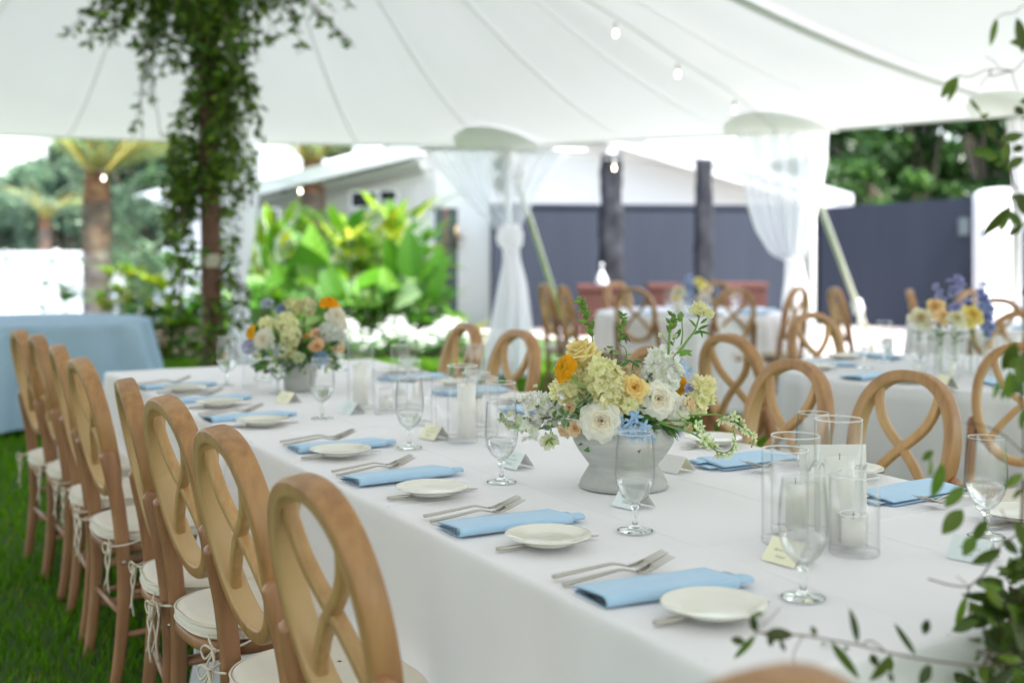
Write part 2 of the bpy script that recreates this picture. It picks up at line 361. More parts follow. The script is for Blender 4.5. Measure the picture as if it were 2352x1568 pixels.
# ============================================================ GROUND
def quad_sheet(name, pts, z, m, kind='structure', sub=0):
    mb = MB(); mb.add([(p[0], p[1], z) for p in pts], t=[(0, k, k + 1) for k in range(1, len(pts) - 1)])
    return tag(mb.build(name, m, smooth=False), kind=kind)
M['lawn'] = mat('lawn', (.038, .080, .014), .95, noise=(.062, .12, .022), nscale=3.0, bump=.9, bscale=45, detail=8)
M['paving'] = mat('pale_pink_paving', (.42, .36, .33), .8, noise=(.48, .43, .40), nscale=1.5)
M['drive'] = mat('pale_drive', (.32, .35, .38), .8, noise=(.37, .40, .43), nscale=1)
M['mulch'] = mat('planting_soil', (.07, .05, .035), .95, noise=(.11, .08, .05), nscale=12)
quad_sheet('ground', [(-120, -120), (160, -120), (160, 220), (-120, 220)], 0, 'lawn')
pl = lambda l, d: ld(l, d)[:2]
quad_sheet('patio', [pl(.55, 16.2), pl(2.6, 14.6), pl(3.2, 10.9), pl(16, 6.5), pl(22, 17), pl(14, 20.5), pl(.1, 20.5), pl(-.6, 17.5)], .012, 'paving')
quad_sheet('driveway', [pl(-16, 16.5), pl(-5.9, 17.2), pl(-5.6, 24), pl(-8, 60), pl(-40, 60), pl(-40, 16)], .008, 'drive')
quad_sheet('garden_bed', [pl(-4.6, 12.6), pl(-3, 13.4), pl(.1, 14.6), pl(-.9, 19), pl(-5.5, 19)], .01, 'mulch')

# grass blades on the lawn the photo shows beside and under the chairs
def grass_blades():
    n = 150000; L = rng.uniform(-5.2, 3.2, n); D = 2.7 + 10.5 * rng.random(n) ** 1.55
    keep = (np.abs(L) < D * .46 + .3) & ~((L > .1) & (D < 5.6)); L = L[keep]; D = D[keep]; n = len(L)
    base = RT[None] * L[:, None] + FW[None] * D[:, None]
    h = rng.uniform(.022, .055, n) * (1 + .04 * D); w = rng.uniform(.0016, .003, n) * (1 + .12 * D)
    a = rng.uniform(0, 2 * math.pi, n); b = rng.uniform(0, 2 * math.pi, n); k = rng.uniform(.1, .9, n) * h
    sx = np.stack([np.cos(a), np.sin(a), 0 * a], 1) * w[:, None]; bend = np.stack([np.cos(b), np.sin(b), 0 * b], 1) * k[:, None]
    up = np.stack([0 * h, 0 * h, h], 1)
    P = np.stack([base - sx, base + sx, base + up * .6 + bend * .35 + sx * .7, base + up * .6 + bend * .35 - sx * .7, base + up + bend], 1)
    i = np.arange(n)[:, None] * 5
    patch = .5 + .5 * np.sin(base[:, 0] * 5.1 + 1.3 * np.sin(base[:, 1] * 4.3)) * np.sin(base[:, 1] * 3.7 + base[:, 0] * 2)
    c1 = np.array([.05, .16, .004]); c2 = np.array([.16, .36, .012]); f = np.clip(rng.normal(.45, .25, n) + .25 * (patch - .5), 0, 1)[:, None]
    C = c1 * (1 - f) + c2 * f; dry = rng.random(n) < .03; C[dry] = (.26, .25, .07)
    mb = MB(); mb.add(P.reshape(-1, 3), q=i + np.array([0, 1, 2, 3]), t=i + np.array([3, 2, 4]), c=np.repeat(C, 5, 0))
    return tag(mb.build('grass', 'grass', smooth=False), 'short mown green lawn grass under and beside the chairs', 'grass', kind='stuff')
grass_blades()

# ============================================================ TENT
PK = np.array([(485 - CX) / FPX * 8.1, 8.1]); PKZ = 5.2
ev = [(-300, 306, 13.4), (0, 311, 13.3), (550, 329, 12.8), (1165, 337, 11.8), (1840, 303, 10.5), (2330, 263, 9.2), (2900, 215, 8.0)]
EAVE = [((x - CX) / FPX * d, d, CAMH + (HOR - y) / FPX * d) for x, y, d in ev]
EAVE += [(7.5, 4.5, 2.35), (7.8, 0, 2.35), (6, -4.5, 2.35), (0, -6, 2.4), (-6, -4, 2.4), (-8.8, 1, 2.4), (-9, 8, 2.45)]
EV = np.array(EAVE)
def eave_hit(th):
    d = np.array([math.cos(th), math.sin(th)]); best = None
    for k in range(len(EV)):
        a = EV[k]; b = EV[(k + 1) % len(EV)]; e = b[:2] - a[:2]; w = a[:2] - PK
        den = d[0] * e[1] - d[1] * e[0]
        if abs(den) < 1e-9: continue
        t = (w[0] * e[1] - w[1] * e[0]) / den; s = (w[0] * d[1] - w[1] * d[0]) / den
        if t > 0 and -1e-6 <= s <= 1 + 1e-6 and (best is None or t < best[0]):
            sc = 4 * s * (1 - s); ln = math.hypot(*e)
            best = (t, a[2] + (b[2] - a[2]) * s - .0 * sc)
    return best
PK2 = np.array([1.08, 1.75])
def tent_z(l, d):
    v = np.array([l, d]) - PK; r = np.linalg.norm(v); Rm, ze = eave_hit(math.atan2(v[1], v[0])); u = min(r / Rm, 1)
    z = ze + (PKZ - ze) * (.72 * (1 - u) ** 1.7 + .28 * (1 - u))
    r2 = math.hypot(l - PK2[0], d - PK2[1]); return z + max(0, (1 - r2 / 4.2)) ** 2 * 1.9
def tent_pt(l, d, dz=0): return ld(l, d, tent_z(l, d) + dz)
tent = thing('tent_canopy', 'white sailcloth tent canopy sweeping up to a peak over the tables', 'tent', ld(*PK, 0))
angs = sorted(list(np.linspace(-math.pi, math.pi, 264, endpoint=False)) + [math.atan2(e[1] - PK[1], e[0] - PK[0]) for e in EAVE])
us = np.linspace(0.015, 1, 22)
G = []
for u in us:
    row = []
    for a in angs:
        Rm, ze = eave_hit(a); l, d = PK + np.array([math.cos(a), math.sin(a)]) * Rm * u
        row.append(ld(l, d, tent_z(l, d) + (.020 * abs(math.sin(a * 11)) + .006 * math.sin(a * 67 + 9 * u)) * math.sin(math.pi * u) * u))
    G.append(row)
G = np.array(G); mbt = MB(); mbt.grid(G, wrap=True)
roof = mbt.build('roof_fabric', 'tent', tent, world=True)
hem = MB(); rim = G[-1]
hem.tube(np.vstack([rim, rim[:1]]), .016, 6); hem.build('hem_rope', 'metal_white', tent, world=True)
seam_ends = [(150, 13.25), (830, 12.4), (1128, 11.86), (1462, 11.25), (1718, 10.76), (2090, 9.85), (2430, 9.0), (-260, 13.4)]
for k, (x, d) in enumerate(seam_ends):
    e = np.array([(x - CX) / FPX * d, d]); th = math.atan2(*(e - PK)[::-1]); Rm, _ = eave_hit(th); wv = .016 if k != 6 else .17
    rows = []; nrm = np.array([-math.sin(th), math.cos(th)])
    for u in np.linspace(.02, .995, 30):
        p = PK + (e - PK) / np.linalg.norm(e - PK) * Rm * u
        rows.append([ld(*(p + nrm * s * wv), tent_z(*p) - .012) for s in (-.5, .5)])
    mb = MB(); mb.grid(np.array(rows)); mb.build('seam', 'seam', tent, world=True)
for x, d, rad in ((1148, 11.8, .44), (1795, 10.55, .50), (2360, 9.1, .42)):
    e = np.array([(x - CX) / FPX * d, d]); ip = [k for k in range(6) if EV[k][0] <= e[0]][-1]
    t = EV[ip + 1][:2] - EV[ip][:2]; t /= np.linalg.norm(t); nin = (PK - e); nin -= t * nin.dot(t); nin /= np.linalg.norm(nin); rows = []
    for b in np.linspace(0, 1, 9):
        row = []
        for a in np.linspace(-1, 1, 17):
            hw = rad; bb = .015 + b * .50 * math.sqrt(max(0, 1 - (a * .999) ** 2)); p = e + t * a * hw + nin * bb * 1.0
            row.append(tent_pt(*p, -.02))
        rows.append(row)
    mb = MB(); mb.grid(np.array(rows)); mb.build('reinforcement_patch', 'tent_patch', tent, world=True)

# side poles with their drapes
def side_pole(x, d, top_y, label, w=.035):
    p = atd(x, HOR, d); t = thing('tent_side_pole', label, 'tent pole', (p[0], p[1], 0), group='white side poles at the tent edge')
    z = CAMH + (HOR - top_y) / FPX * d; mb = MB(); mb.tube([(0, 0, 0), (0, 0, z)], w, 10); mb.build('shaft', 'metal_white', t)
    mb = MB(); mb.box((-.09, -.09, 0), (.09, .09, .012)); mb.build('base_plate', 'metal_grey', t)
side_pole(553, 12.7, 329, 'white side pole behind the leafy wooden pole')
side_pole(1166, 11.75, 340, 'white side pole behind the drape tied in a knot')
side_pole(1862, 10.55, 303, 'white side pole behind the drape with a low tie', .045)
side_pole(2336, 9.15, 263, 'white side pole beside the right edge vines')

def drape(left, right, y0, y1, d, nf, name, label, depth=.07, cat='drape', mname='sheer', wavy=0, seed=1, ny=46, floor=True):
    """hanging cloth with folds; left/right are outline points (x, y) in the photo at distance d"""
    r = random.Random(seed); lx = np.array(left); rx = np.array(right); ys = np.linspace(y0, y1, ny)
    L = np.interp(ys, lx[:, 1], lx[:, 0]); Rr = np.interp(ys, rx[:, 1], rx[:, 0])
    for A in (L, Rr): A[1:-1] = (A[:-2] + A[1:-1] * 2 + A[2:]) / 4
    s = np.linspace(0, 1, nf * 8 + 1); ph = [r.uniform(0, 6.28) for _ in range(4)]; rows = []
    for k, y in enumerate(ys):
        wd = (Rr[k] - L[k]) / FPX * d; amp = min(depth, wd * .28 + .004); row = []
        for q in s:
            x = L[k] + (Rr[k] - L[k]) * (q + .03 * math.sin(q * 6.28 * nf / 2 + ph[0] + y * .01) * (q * (1 - q) * 4))
            off = amp * (math.sin(q * 6.28 * nf + ph[1] + .6 * math.sin(y * .013 + ph[2])) * .6 + .35 * math.sin(q * 6.28 * nf * .43 + ph[3])) - amp * 1.2 * math.sin(math.pi * q)
            row.append(atd(x, y, d + off))
        rows.append(row)
    return np.array(rows)
def make_drape(loc, label, pieces, cat='drape', extra=None):
    t = thing('tied_drape', label, cat, (loc[0], loc[1], 0), group='white voile drapes on the tent side poles')
    for nm, args, kw, mm in pieces:
        mb = MB(); mb.grid(drape(*args, name=nm, label='', **kw)); mb.build(nm, mm, t, world=True)
    if extra: extra(t)
    return t
def knot(x, y, d, rx, ry):
    def f(t):
        mb = MB(); c = atd(x, y, d - .12); k = d / FPX; n, m_ = 28, 18; rows = []
        for i in range(m_ + 1):
            th = math.pi * i / m_; row = []
            for j in range(n):
                a = 2 * math.pi * j / n; fr = 1 + .13 * math.sin(a * 5 + th * 3) + .05 * math.sin(a * 11)
                row.append(c + RT * math.sin(th) * math.cos(a) * rx * k * fr + FW * math.sin(th) * math.sin(a) * rx * k * fr + UP * math.cos(th) * ry * k)
            rows.append(row)
        mb.grid(np.array(rows), wrap=True); mb.build('knot', 'sheer_dense', t, world=True)
        if x < 1300:
            rod = MB(); rod.tube([atd(962, 343, d), atd(1346, 346, d)], .018, 8); rod.build('curtain_rod', 'metal_white', t, world=True)
    return f
d1 = 11.6
make_drape(atd(1166, 700, d1), 'sheer white drape knotted in the middle on a wide horizontal rod', [
    ('upper_panel', ([(968, 344), (1040, 430), (1100, 490), (1150, 540), (1160, 556)], [(1312, 344), (1268, 400), (1228, 460), (1200, 515), (1188, 556)], 344, 550, d1, 9), dict(seed=3), 'sheer_thin'),
    ('lower_panel', ([(1152, 520), (1156, 600), (1140, 680), (1122, 770), (1100, 866)], [(1192, 520), (1194, 590), (1210, 650), (1222, 740), (1226, 866)], 556, 866, d1, 7), dict(seed=4, depth=.09), 'sheer_dense')], extra=knot(1172, 545, d1, 29, 34))
d2 = 10.4
make_drape(atd(1840, 700, d2), 'sheer white drape swept low to its tie beside the slate blue wall', [
    ('upper_panel', ([(1690, 305), (1700, 380), (1712, 460), (1735, 530), (1770, 585), (1806, 600)], [(1903, 303), (1900, 360), (1888, 440), (1870, 520), (1852, 575), (1842, 600)], 304, 602, d2, 11), dict(seed=5, depth=.08), 'sheer'),
    ('lower_panel', ([(1804, 590), (1802, 640), (1795, 700), (1798, 800), (1785, 905)], [(1842, 590), (1850, 640), (1870, 700), (1872, 800), (1880, 905)], 592, 905, d2, 6), dict(seed=6), 'sheer_dense')], extra=knot(1822, 600, d2, 15, 12))
d0 = 12.6
make_drape(atd(550, 700, d0), 'white drape hanging straight behind the leafy wooden pole', [
    ('upper_panel', ([(500, 345), (508, 450), (520, 560), (535, 640)], [(600, 345), (594, 450), (582, 560), (566, 640)], 342, 642, d0, 7), dict(seed=7), 'sheer_dense'),
    ('lower_panel', ([(536, 636), (530, 700), (520, 845)], [(566, 636), (572, 700), (584, 845)], 638, 845, d0, 5), dict(seed=8), 'sheer_dense')])
d3 = 9.05
make_drape(atd(2345, 700, d3), 'white drape beside the arched white pillar at the right edge', [
    ('upper_panel', ([(2312, 275), (2318, 360), (2330, 430), (2350, 520), (2385, 590)], [(2520, 275), (2500, 400), (2440, 560), (2412, 590)], 275, 592, d3, 9), dict(seed=9), 'sheer_dense'),
    ('lower_panel', ([(2385, 585), (2375, 700), (2365, 960)], [(2412, 585), (2435, 700), (2450, 960)], 588, 960, d3, 6), dict(seed=10), 'sheer_dense')])

def guy(label, x0, y0, d0_, x1, y1, lash=None):
    a = atd(x0, y0, d0_); b = at(x1, y1, 0); t = thing('guy_strap', label, 'tent strap', (b[0], b[1], 0), group='pale green tent guy straps')
    mb = MB(); mb.beam(a, b, .055, .012); mb.build('webbing', 'webbing', t, world=True)
    mb = MB(); mb.tube([b + UP * .12, b - UP * .05], .02, 8); mb.build('stake', 'metal_grey', t, world=True)
    if lash:
        s = lash; c = a + (b - a) * s; mb = MB(); mb.beam(c - (b - a) / np.linalg.norm(b - a) * .09, c + (b - a) / np.linalg.norm(b - a) * .09, .09, .07); mb.build('ratchet', 'metal_white', t, world=True)
        mb = MB(); mb.beam(c, np.array([c[0], c[1], 0]) + RT * .05, .055, .012); mb.build('tail', 'webbing', t, world=True)
guy('pale strap slanting down beside the knotted drape', 1166, 345, 11.8, 1312, 800)
guy('pale strap with white ratchet slanting down before the slate wall', 1850, 385, 10.5, 2020, 838, .66)

# oscillating fan on the pole behind the knotted drape
fan = thing('pole_fan', 'round grey wall fan mounted on the pole behind the sheer knotted drape', 'fan', atd(1168, 400, 11.85))
c0 = atd(1168, 400, 11.85)
mb = MB()
for rr, off in ((.2, 0), (.2, .05), (.14, -.02), (.08, -.03)):
    a = np.linspace(0, 2 * math.pi, 33); mb.tube([c0 + RT * math.cos(q) * rr + UP * math.sin(q) * rr + FW * off for q in a], .005, 5)
for q in np.linspace(0, 2 * math.pi, 24, endpoint=False):
    mb.tube([c0 - FW * .035, c0 + RT * math.cos(q) * .14 + UP * math.sin(q) * .14 - FW * .02, c0 + RT * math.cos(q) * .2 + UP * math.sin(q) * .2], .003, 4)
mb.build('cage', 'metal_grey', fan, world=True)
mb = MB(); mb.sphere(c0 + FW * .12, (.075, .09, .075), 14, 10); mb.build('motor', 'metal_grey', fan, world=True)
for k in range(3):
    q = k * 2.094; u = RT * math.cos(q) + UP * math.sin(q); w_ = RT * -math.sin(q) + UP * math.cos(q); mb = MB()
    mb.grid(np.array([[c0 + u * (.03 + .15 * s) + w_ * (t_ * (.03 + .06 * math.sin(s * 2.6))) + FW * (.03 * t_) for t_ in (-1, 0, 1)] for s in np.linspace(0, 1, 7)]))
    mb.build('blade', 'metal_grey', fan, world=True)
mb = MB(); mb.beam(c0 + FW * .12 - UP * .2, c0 + FW * .12 + UP * .16, .05, .04); mb.build('bracket', 'metal_grey', fan, world=True)

# ============================================================ STRING LIGHTS
def string_lights(label, pts, bulbs):
    t = thing('string_lights', label, 'string lights', pts[0], group='festoon strings with warm bulbs'); mb = MB(); mb.tube(smooth_path(pts, 8), .0045, 5); mb.build('cable', 'wire', t, world=True)
    for b in bulbs:
        s = MB(); s.lathe([(0, 0), (.010, 0), (.011, -.05), (.008, -.055), (0, -.055)], 12, o=b); so_ = s.build('socket', 'socket', t, world=True)
        g = MB(); g.lathe([(0, -.055), (.007, -.058), (.008, -.066), (.012, -.078), (.013, -.088), (.009, -.100), (0, -.105)], 14, o=b); g.build('bulb', 'bulb', t, world=True)
P1 = ld(*PK, 4.6); P2 = atd(1810, 325, 10.6)
sl_pts = [P1, atd(1100, -150, 8.5), atd(1412, 40, 8.9), atd(1557, 136, 9.4), atd(1687, 218, 9.9), P2]
string_lights('string of warm bulbs running down the tent roof to the low tied drape', sl_pts, [atd(1414, 52, 8.9), atd(1557, 147, 9.4), atd(1687, 230, 9.9)])
string_lights('string of bulbs drooping outside the tent edge between drapes', [atd(1166, 345, 11.7), atd(1290, 362, 11.6), atd(1411, 366, 11.4), atd(1600, 352, 11.0), atd(1810, 318, 10.6)], [atd(1411, 366, 11.4)])
string_lights('string of bulbs passing in front of the two palm trunks', [atd(0, 372, 13.2), atd(238, 392, 13), atd(460, 404, 12.9), atd(690, 420, 12.5), atd(900, 405, 12.2), atd(1160, 352, 11.8)], [atd(238, 392, 13), atd(690, 421, 12.5)])
# ============================================================ BUILDINGS AND WALLS
def gp(x, d): return atd(x, HOR, d)[:2]
def zz(y, d): return CAMH + (HOR - y) / FPX * d
# slate blue garden walls
w1 = thing('garden_wall', 'slate blue wall behind the planters and far round table', 'wall', (*gp(1400, 18.4), 0))
mb = MB(); mb.wall(gp(1131, 18.0), gp(1884, 19.0), 0, zz(476, 18.4), .2); mb.build('panel', 'navy', w1, world=True, smooth=False)
mb = MB(); mb.wall(gp(1129, 17.97), gp(1884, 18.97), zz(476, 18.4), zz(476, 18.4) + .045, .26); mb.build('coping', 'navy', w1, world=True, smooth=False)
w2 = thing('garden_wall', 'slate blue wall with a small dark vent in front of the trees', 'wall', (*gp(2070, 18.4), 0))
mb = MB(); mb.wall(gp(1884, 18.9), gp(2330, 17.6), 0, zz(477, 18.9), .2, z1b=zz(447, 17.6)); mb.build('panel', 'navy', w2, world=True, smooth=False)
mb = MB(); a = np.array([*gp(2203, 17.9), 0]); b = np.array([*gp(2226, 17.85), 0]); mb.box((0, 0, 0), (0, 0, 0)) if 0 else None
mb.hexa([a + UP * zz(540, 17.9), b + UP * zz(540, 17.9), b + UP * zz(540, 17.9) + FW * .12, a + UP * zz(540, 17.9) + FW * .12], [a + UP * zz(500, 17.9), b + UP * zz(500, 17.9), b + UP * zz(500, 17.9) + FW * .12, a + UP * zz(500, 17.9) + FW * .12])
mb.build('vent', 'door', w2, world=True, smooth=False)
mb = MB(); mb.wall(gp(2330, 17.5), gp(2700, 16.5), 0, 1.95, .2); tag(mb.build('garden_wall', 'navy', smooth=False, origin=(*gp(2330, 17.5), 0)), 'slate blue wall to the right of the arched white pillar', 'wall')
pil = thing('gate_pillar', 'tall white pillar with a gently arched top at the end of the slate wall', 'pillar', (*gp(2305, 17.0), 0))
mb = MB(); f = [atd(2266, 800, 17.0)] ; pts = [(2266, 760), (2266, 446), (2275, 438), (2290, 432), (2305, 430), (2320, 432), (2335, 438), (2344, 446), (2344, 760)]
fr = np.array([atd(x, y, 17.0) for x, y in pts]); fr[0][2] = 0; fr[-1][2] = 0; bk = fr + FW * .5
mb.grid(np.stack([fr, bk]), wrap=True); n = len(pts)
for S in (fr, bk): mb.add(S, t=[(0, k, k + 1) for k in range(1, n - 1)])
mb.build('shaft', 'white_paint', pil, world=True, smooth=False)
mb = MB(); mb.hexa([atd(2260, 757, 16.95), atd(2350, 757, 16.95), atd(2350, 757, 16.95) + FW * .6, atd(2260, 757, 16.95) + FW * .6], [atd(2260, 742, 16.95), atd(2350, 742, 16.95), atd(2350, 742, 16.95) + FW * .6, atd(2260, 742, 16.95) + FW * .6]); mb.build('plinth', 'white_paint', pil, world=True, smooth=False)
for x0, x1, yt, yb, d, lab in ((1377, 1430, 356, 665, 17.2, 'wide dark column with wrinkled fabric wrap against the slate wall'), (1597, 1637, 366, 680, 17.5, 'narrower dark column against the slate wall')):
    t = thing('wrapped_column', lab, 'column', (*gp((x0 + x1) / 2, d), 0), group='dark wrapped columns')
    rw = (x1 - x0) / 2 / FPX * d; c = np.array([*gp((x0 + x1) / 2, d), 0]); rows = []
    rr = random.Random(int(x0)); ph = [rr.uniform(0, 6) for _ in range(5)]
    for z in np.linspace(0, zz(yt, d), 40):
        row = []
        for q in np.linspace(0, 2 * math.pi, 28, endpoint=False):
            ca, sa = math.cos(q), math.sin(q); sq = 1 / max(abs(ca), abs(sa)) ** .8
            r_ = rw * .92 * min(sq, 1.25) * (1.14 if z < zz(476, d) else 1.0) * (1 + .06 * math.sin(z * 9 + ph[0] + q * 2) + .05 * math.sin(z * 21 + ph[1] - q * 3) + .02 * math.sin(q * 9 + ph[2]))
            row.append(c + RT * ca * r_ + FW * sa * r_ + UP * z)
        rows.append(row)
    mb = MB(); mb.grid(np.array(rows), wrap=True, capends=True); mb.build('wrap', 'navy_dark', t, world=True)
    mb = MB(); mb.lathe([(rw * .5, 0), (rw * .55, .05), (rw * .2, .07), (0, .07)], 4, o=c + UP * zz(yt, d)); mb.build('cap', 'white_paint', t, world=True)

def house(name, label, loc): return thing(name, label, 'building', (loc[0], loc[1], 0))
# gabled white house behind the slate wall
h1 = house('white_house', 'white gabled house rising behind the slate blue wall', gp(1400, 21))
D = 21.0; mb = MB()
out = [(900, 330), (1180, 318), (1375, 300), (1640, 372), (1900, 452)]
front = [atd(x, y, D) for x, y in out]; base = [np.array([p[0], p[1], 0]) for p in front]
for k in range(len(out) - 1):
    mb.hexa([base[k], base[k + 1], base[k + 1] + FW * .2, base[k] + FW * .2], [front[k], front[k + 1], front[k + 1] + FW * .2, front[k] + FW * .2])
mb.build('wall', 'white_wall', h1, world=True, smooth=False)
mb = MB(); e0 = atd(1340, 286, D - .9); e1 = atd(1960, 468, D - .9); mb.hexa([e0, e1, e1 + FW * 7, e0 + FW * 7], [e0 + UP * .16, e1 + UP * .16, e1 + UP * .16 + FW * 7, e0 + UP * .16 + FW * 7])
e2 = atd(860, 322, D - .9); mb.hexa([e2, e0 - RT * .01, e0 - RT * .01 + FW * 7, e2 + FW * 7], [e2 + UP * .16, e0 - RT * .01 + UP * .16, e0 - RT * .01 + UP * .16 + FW * 7, e2 + UP * .16 + FW * 7])
rf = mb.build('roof', 'roof', h1, world=True, smooth=False)
mb = MB(); mb.beam(atd(1345, 301, D - .85), atd(1955, 482, D - .85), .04, .20); mb.build('bargeboard', 'white_paint', rf, world=True, smooth=False)
# nearer wing with the glazed door and the long sloping roof
h2 = house('white_wing', 'white wing with a long sloping roof and glazed door behind the garden bed', gp(1050, 18.6))
mb = MB(); D2 = 18.8
def face(x0, x1, y0a, y0b, d0_, d1_, th=.25, yb=None):
    a = atd(x0, y0a, d0_); b = atd(x1, y0b, d1_); a0 = a.copy(); b0 = b.copy(); a0[2] = 0 if yb is None else zz(yb, d0_); b0[2] = 0 if yb is None else zz(yb, d1_)
    mb.hexa([a0, b0, b0 + FW * th, a0 + FW * th], [a, b, b + FW * th, a + FW * th])
face(480, 590, 470, 440, 21.0, 20.4); face(590, 965, 440, 346, 20.4, 19.2); face(965, 998, 344, 335, 19.2, 19.05)
face(1052, 1131, 335, 335, 18.8, 18.4); face(998, 1052, 334, 335, 19.0, 18.8, yb=478)
mb.build('wall', 'white_wall', h2, world=True, smooth=False)
mb = MB(); a = atd(999, 477, 19.05); b = atd(1051, 477, 18.85); a0 = a.copy(); b0 = b.copy(); a0[2] = b0[2] = 0
mb.hexa([a0, b0, b0 + FW * .06, a0 + FW * .06], [a, b, b + FW * .06, a + FW * .06]); dr = mb.build('door', 'door', h2, world=True, smooth=False)
mb = MB(); mb.beam(atd(1024, 480, 18.85), atd(1024, 740, 18.85), .05, .03); mb.build('mullion', 'planter', dr, world=True)
mb = MB(); mb.beam(atd(1047, 518, 18.7), atd(1047, 572, 18.7), .07, .04); mb.beam(atd(1047, 543, 18.7), atd(1064, 545, 18.5), .05, .04); mb.build('handle', mat('dull_brass', (.16, .12, .06), .4, metal=.6), dr, world=True)
# roof slab of the wing, rising to the right
mb = MB(); a = atd(470, 470, 19.4); b = atd(968, 347, 18.0); a2 = atd(500, 452, 24); b2 = atd(1000, 318, 24)
mb.hexa([a, b, b2, a2], [a + UP * .13, b + UP * .13, b2 + UP * .13, a2 + UP * .13]); rf = mb.build('roof', 'roof', h2, world=True, smooth=False)
mb = MB(); mb.beam(atd(470, 462, 19.35), atd(970, 338, 17.95), .05, .22); mb.build('fascia', 'white_paint', rf, world=True, smooth=False)
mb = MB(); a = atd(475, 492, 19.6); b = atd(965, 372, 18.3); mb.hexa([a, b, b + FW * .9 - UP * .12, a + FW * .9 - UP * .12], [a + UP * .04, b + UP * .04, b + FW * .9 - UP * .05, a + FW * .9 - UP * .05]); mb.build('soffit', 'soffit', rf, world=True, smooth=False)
for x, y in ((660, 443), (790, 412), (880, 388), (950, 372)):
    mb = MB(); p = atd(x, y, 18.9 + (950 - x) * .003); mb.beam(p - FW * .3, p + FW * .3 - UP * .1, .08, .10); mb.build('bracket', 'metal_grey', h2, world=True)
for x0, x1, y0, y1 in ((806, 868, 440, 478), (872, 912, 437, 462), (600, 640, 480, 530)):
    mb = MB(); a = atd(x0, y1, 18.9); b = atd(x1, y1, 18.75); a1 = atd(x0, y0, 18.9); b1 = atd(x1, y0, 18.75); mb.hexa([a, b, b + FW * .05, a + FW * .05], [a1, b1, b1 + FW * .05, a1 + FW * .05]); wn_ = mb.build('window', 'navy_dark', h2, world=True, smooth=False)
    f = MB(); cs = [a, b, b1, a1]
    for k in range(4): f.beam(cs[k] - FW * .01, cs[(k + 1) % 4] - FW * .01, .025, .03)
    f.build('frame', 'white_paint', wn_, world=True, smooth=False)
# small far house seen left of the wooden pole
h3 = house('far_white_house', 'small white house end with sloping roof beside the second palm tree', gp(380, 27))
mb = MB(); face(372, 480, 462, 440, 27, 26.5); mb.build('wall', 'white_wall', h3, world=True, smooth=False)
mb = MB(); a = atd(308, 470, 26.2); b = atd(500, 418, 25.8); mb.hexa([a, b, b + FW * 5, a + FW * 5], [a + UP * .2, b + UP * .2, b + UP * .2 + FW * 5, a + UP * .2 + FW * 5]); mb.build('roof', 'roof', h3, world=True, smooth=False)
# white panel fence at the far left
fe = thing('white_fence', 'white boarded fence panel behind the blue draped table', 'fence', (*gp(60, 25), 0))
mb = MB(); A = gp(-260, 25.5); B = gp(128, 24.6); n = 16
for k in range(n):
    a = A + (B - A) * k / n; b = A + (B - A) * (k + .985) / n; mb.wall(a, b, .06, zz(583, 25), .05)
mb.build('boards', 'white_paint', fe, world=True, smooth=False)
mb = MB(); mb.wall(gp(-262, 25.4), gp(130, 24.5), zz(583, 25), zz(577, 25), .12); mb.build('top_rail', 'white_paint', fe, world=True, smooth=False)
for x in (8, 126):
    mb = MB(); mb.wall(gp(x - 4, 24.7), gp(x + 4, 24.7), 0, zz(572, 25), .12); mb.build('post', 'metal_grey' if x < 50 else 'white_paint', fe, world=True, smooth=False)
fe2 = thing('low_white_wall', 'low white wall further away behind the first palm trunk', 'wall', (*gp(250, 31), 0))
mb = MB(); mb.wall(gp(120, 31), gp(380, 31), 0, zz(583, 31), .2); mb.build('face', 'white_paint', fe2, world=True, smooth=False)
mb = MB(); mb.wall(gp(118, 30.96), gp(382, 30.96), zz(583, 31), zz(583, 31) + .06, .28); mb.build('coping', 'white_paint', fe2, world=True, smooth=False)

# terracotta ribbed planters
for x0, x1, yt, d, lab in ((1331, 1434, 655, 16.6, 'reddish ribbed box planter with a white lantern on top'), (1492, 1562, 652, 17.2, 'reddish ribbed box planter behind the far flowers'), (1668, 1762, 650, 17.0, 'reddish ribbed box planter nearest the low tied drape')):
    c = gp((x0 + x1) / 2, d); t = thing('ribbed_planter', lab, 'planter', (*c, 0), group='reddish box planters along the slate wall'); hw = (x1 - x0) / 2 / FPX * d; zt = zz(yt, d)
    mb = MB(); n = 14
    for k in range(n):
        l0 = -hw + 2 * hw * k / n; p = np.array([*c, 0]) + RT * (l0 + .01); q = RT * (2 * hw / n - .012)
        mb.hexa([p, p + q, p + q + FW * hw * 1.6, p + FW * hw * 1.6], [p + UP * (zt - .06), p + q + UP * (zt - .06), p + q + FW * hw * 1.6 + UP * (zt - .06), p + FW * hw * 1.6 + UP * (zt - .06)])
    mb.build('box', 'planter', t, world=True, smooth=False)
    mb = MB(); p = np.array([*c, zt - .06]) - RT * (hw + .02) - FW * .02; q = RT * (2 * hw + .04); g = FW * (hw * 1.6 + .04)
    mb.hexa([p, p + q, p + q + g, p + g], [p + UP * .06, p + q + UP * .06, p + q + g + UP * .06, p + g + UP * .06]); mb.build('rim', 'planter', t, world=True, smooth=False)
lt = thing('table_lantern', 'small white lantern standing on the ribbed planter', 'lantern', atd(1382, 655, 16.8))
mb = MB(); mb.lathe([(0, 0), (.08, 0), (.09, .03), (.07, .10), (.04, .15), (.03, .19), (0, .2)], 14, o=(0, 0, 0)); mb.build('body', 'metal_white', lt)
mb = MB(); mb.tube([(0, 0, .2), (0, 0, .27)], .012, 6); mb.sphere((0, 0, .28), .025); mb.build('top', 'metal_white', lt)

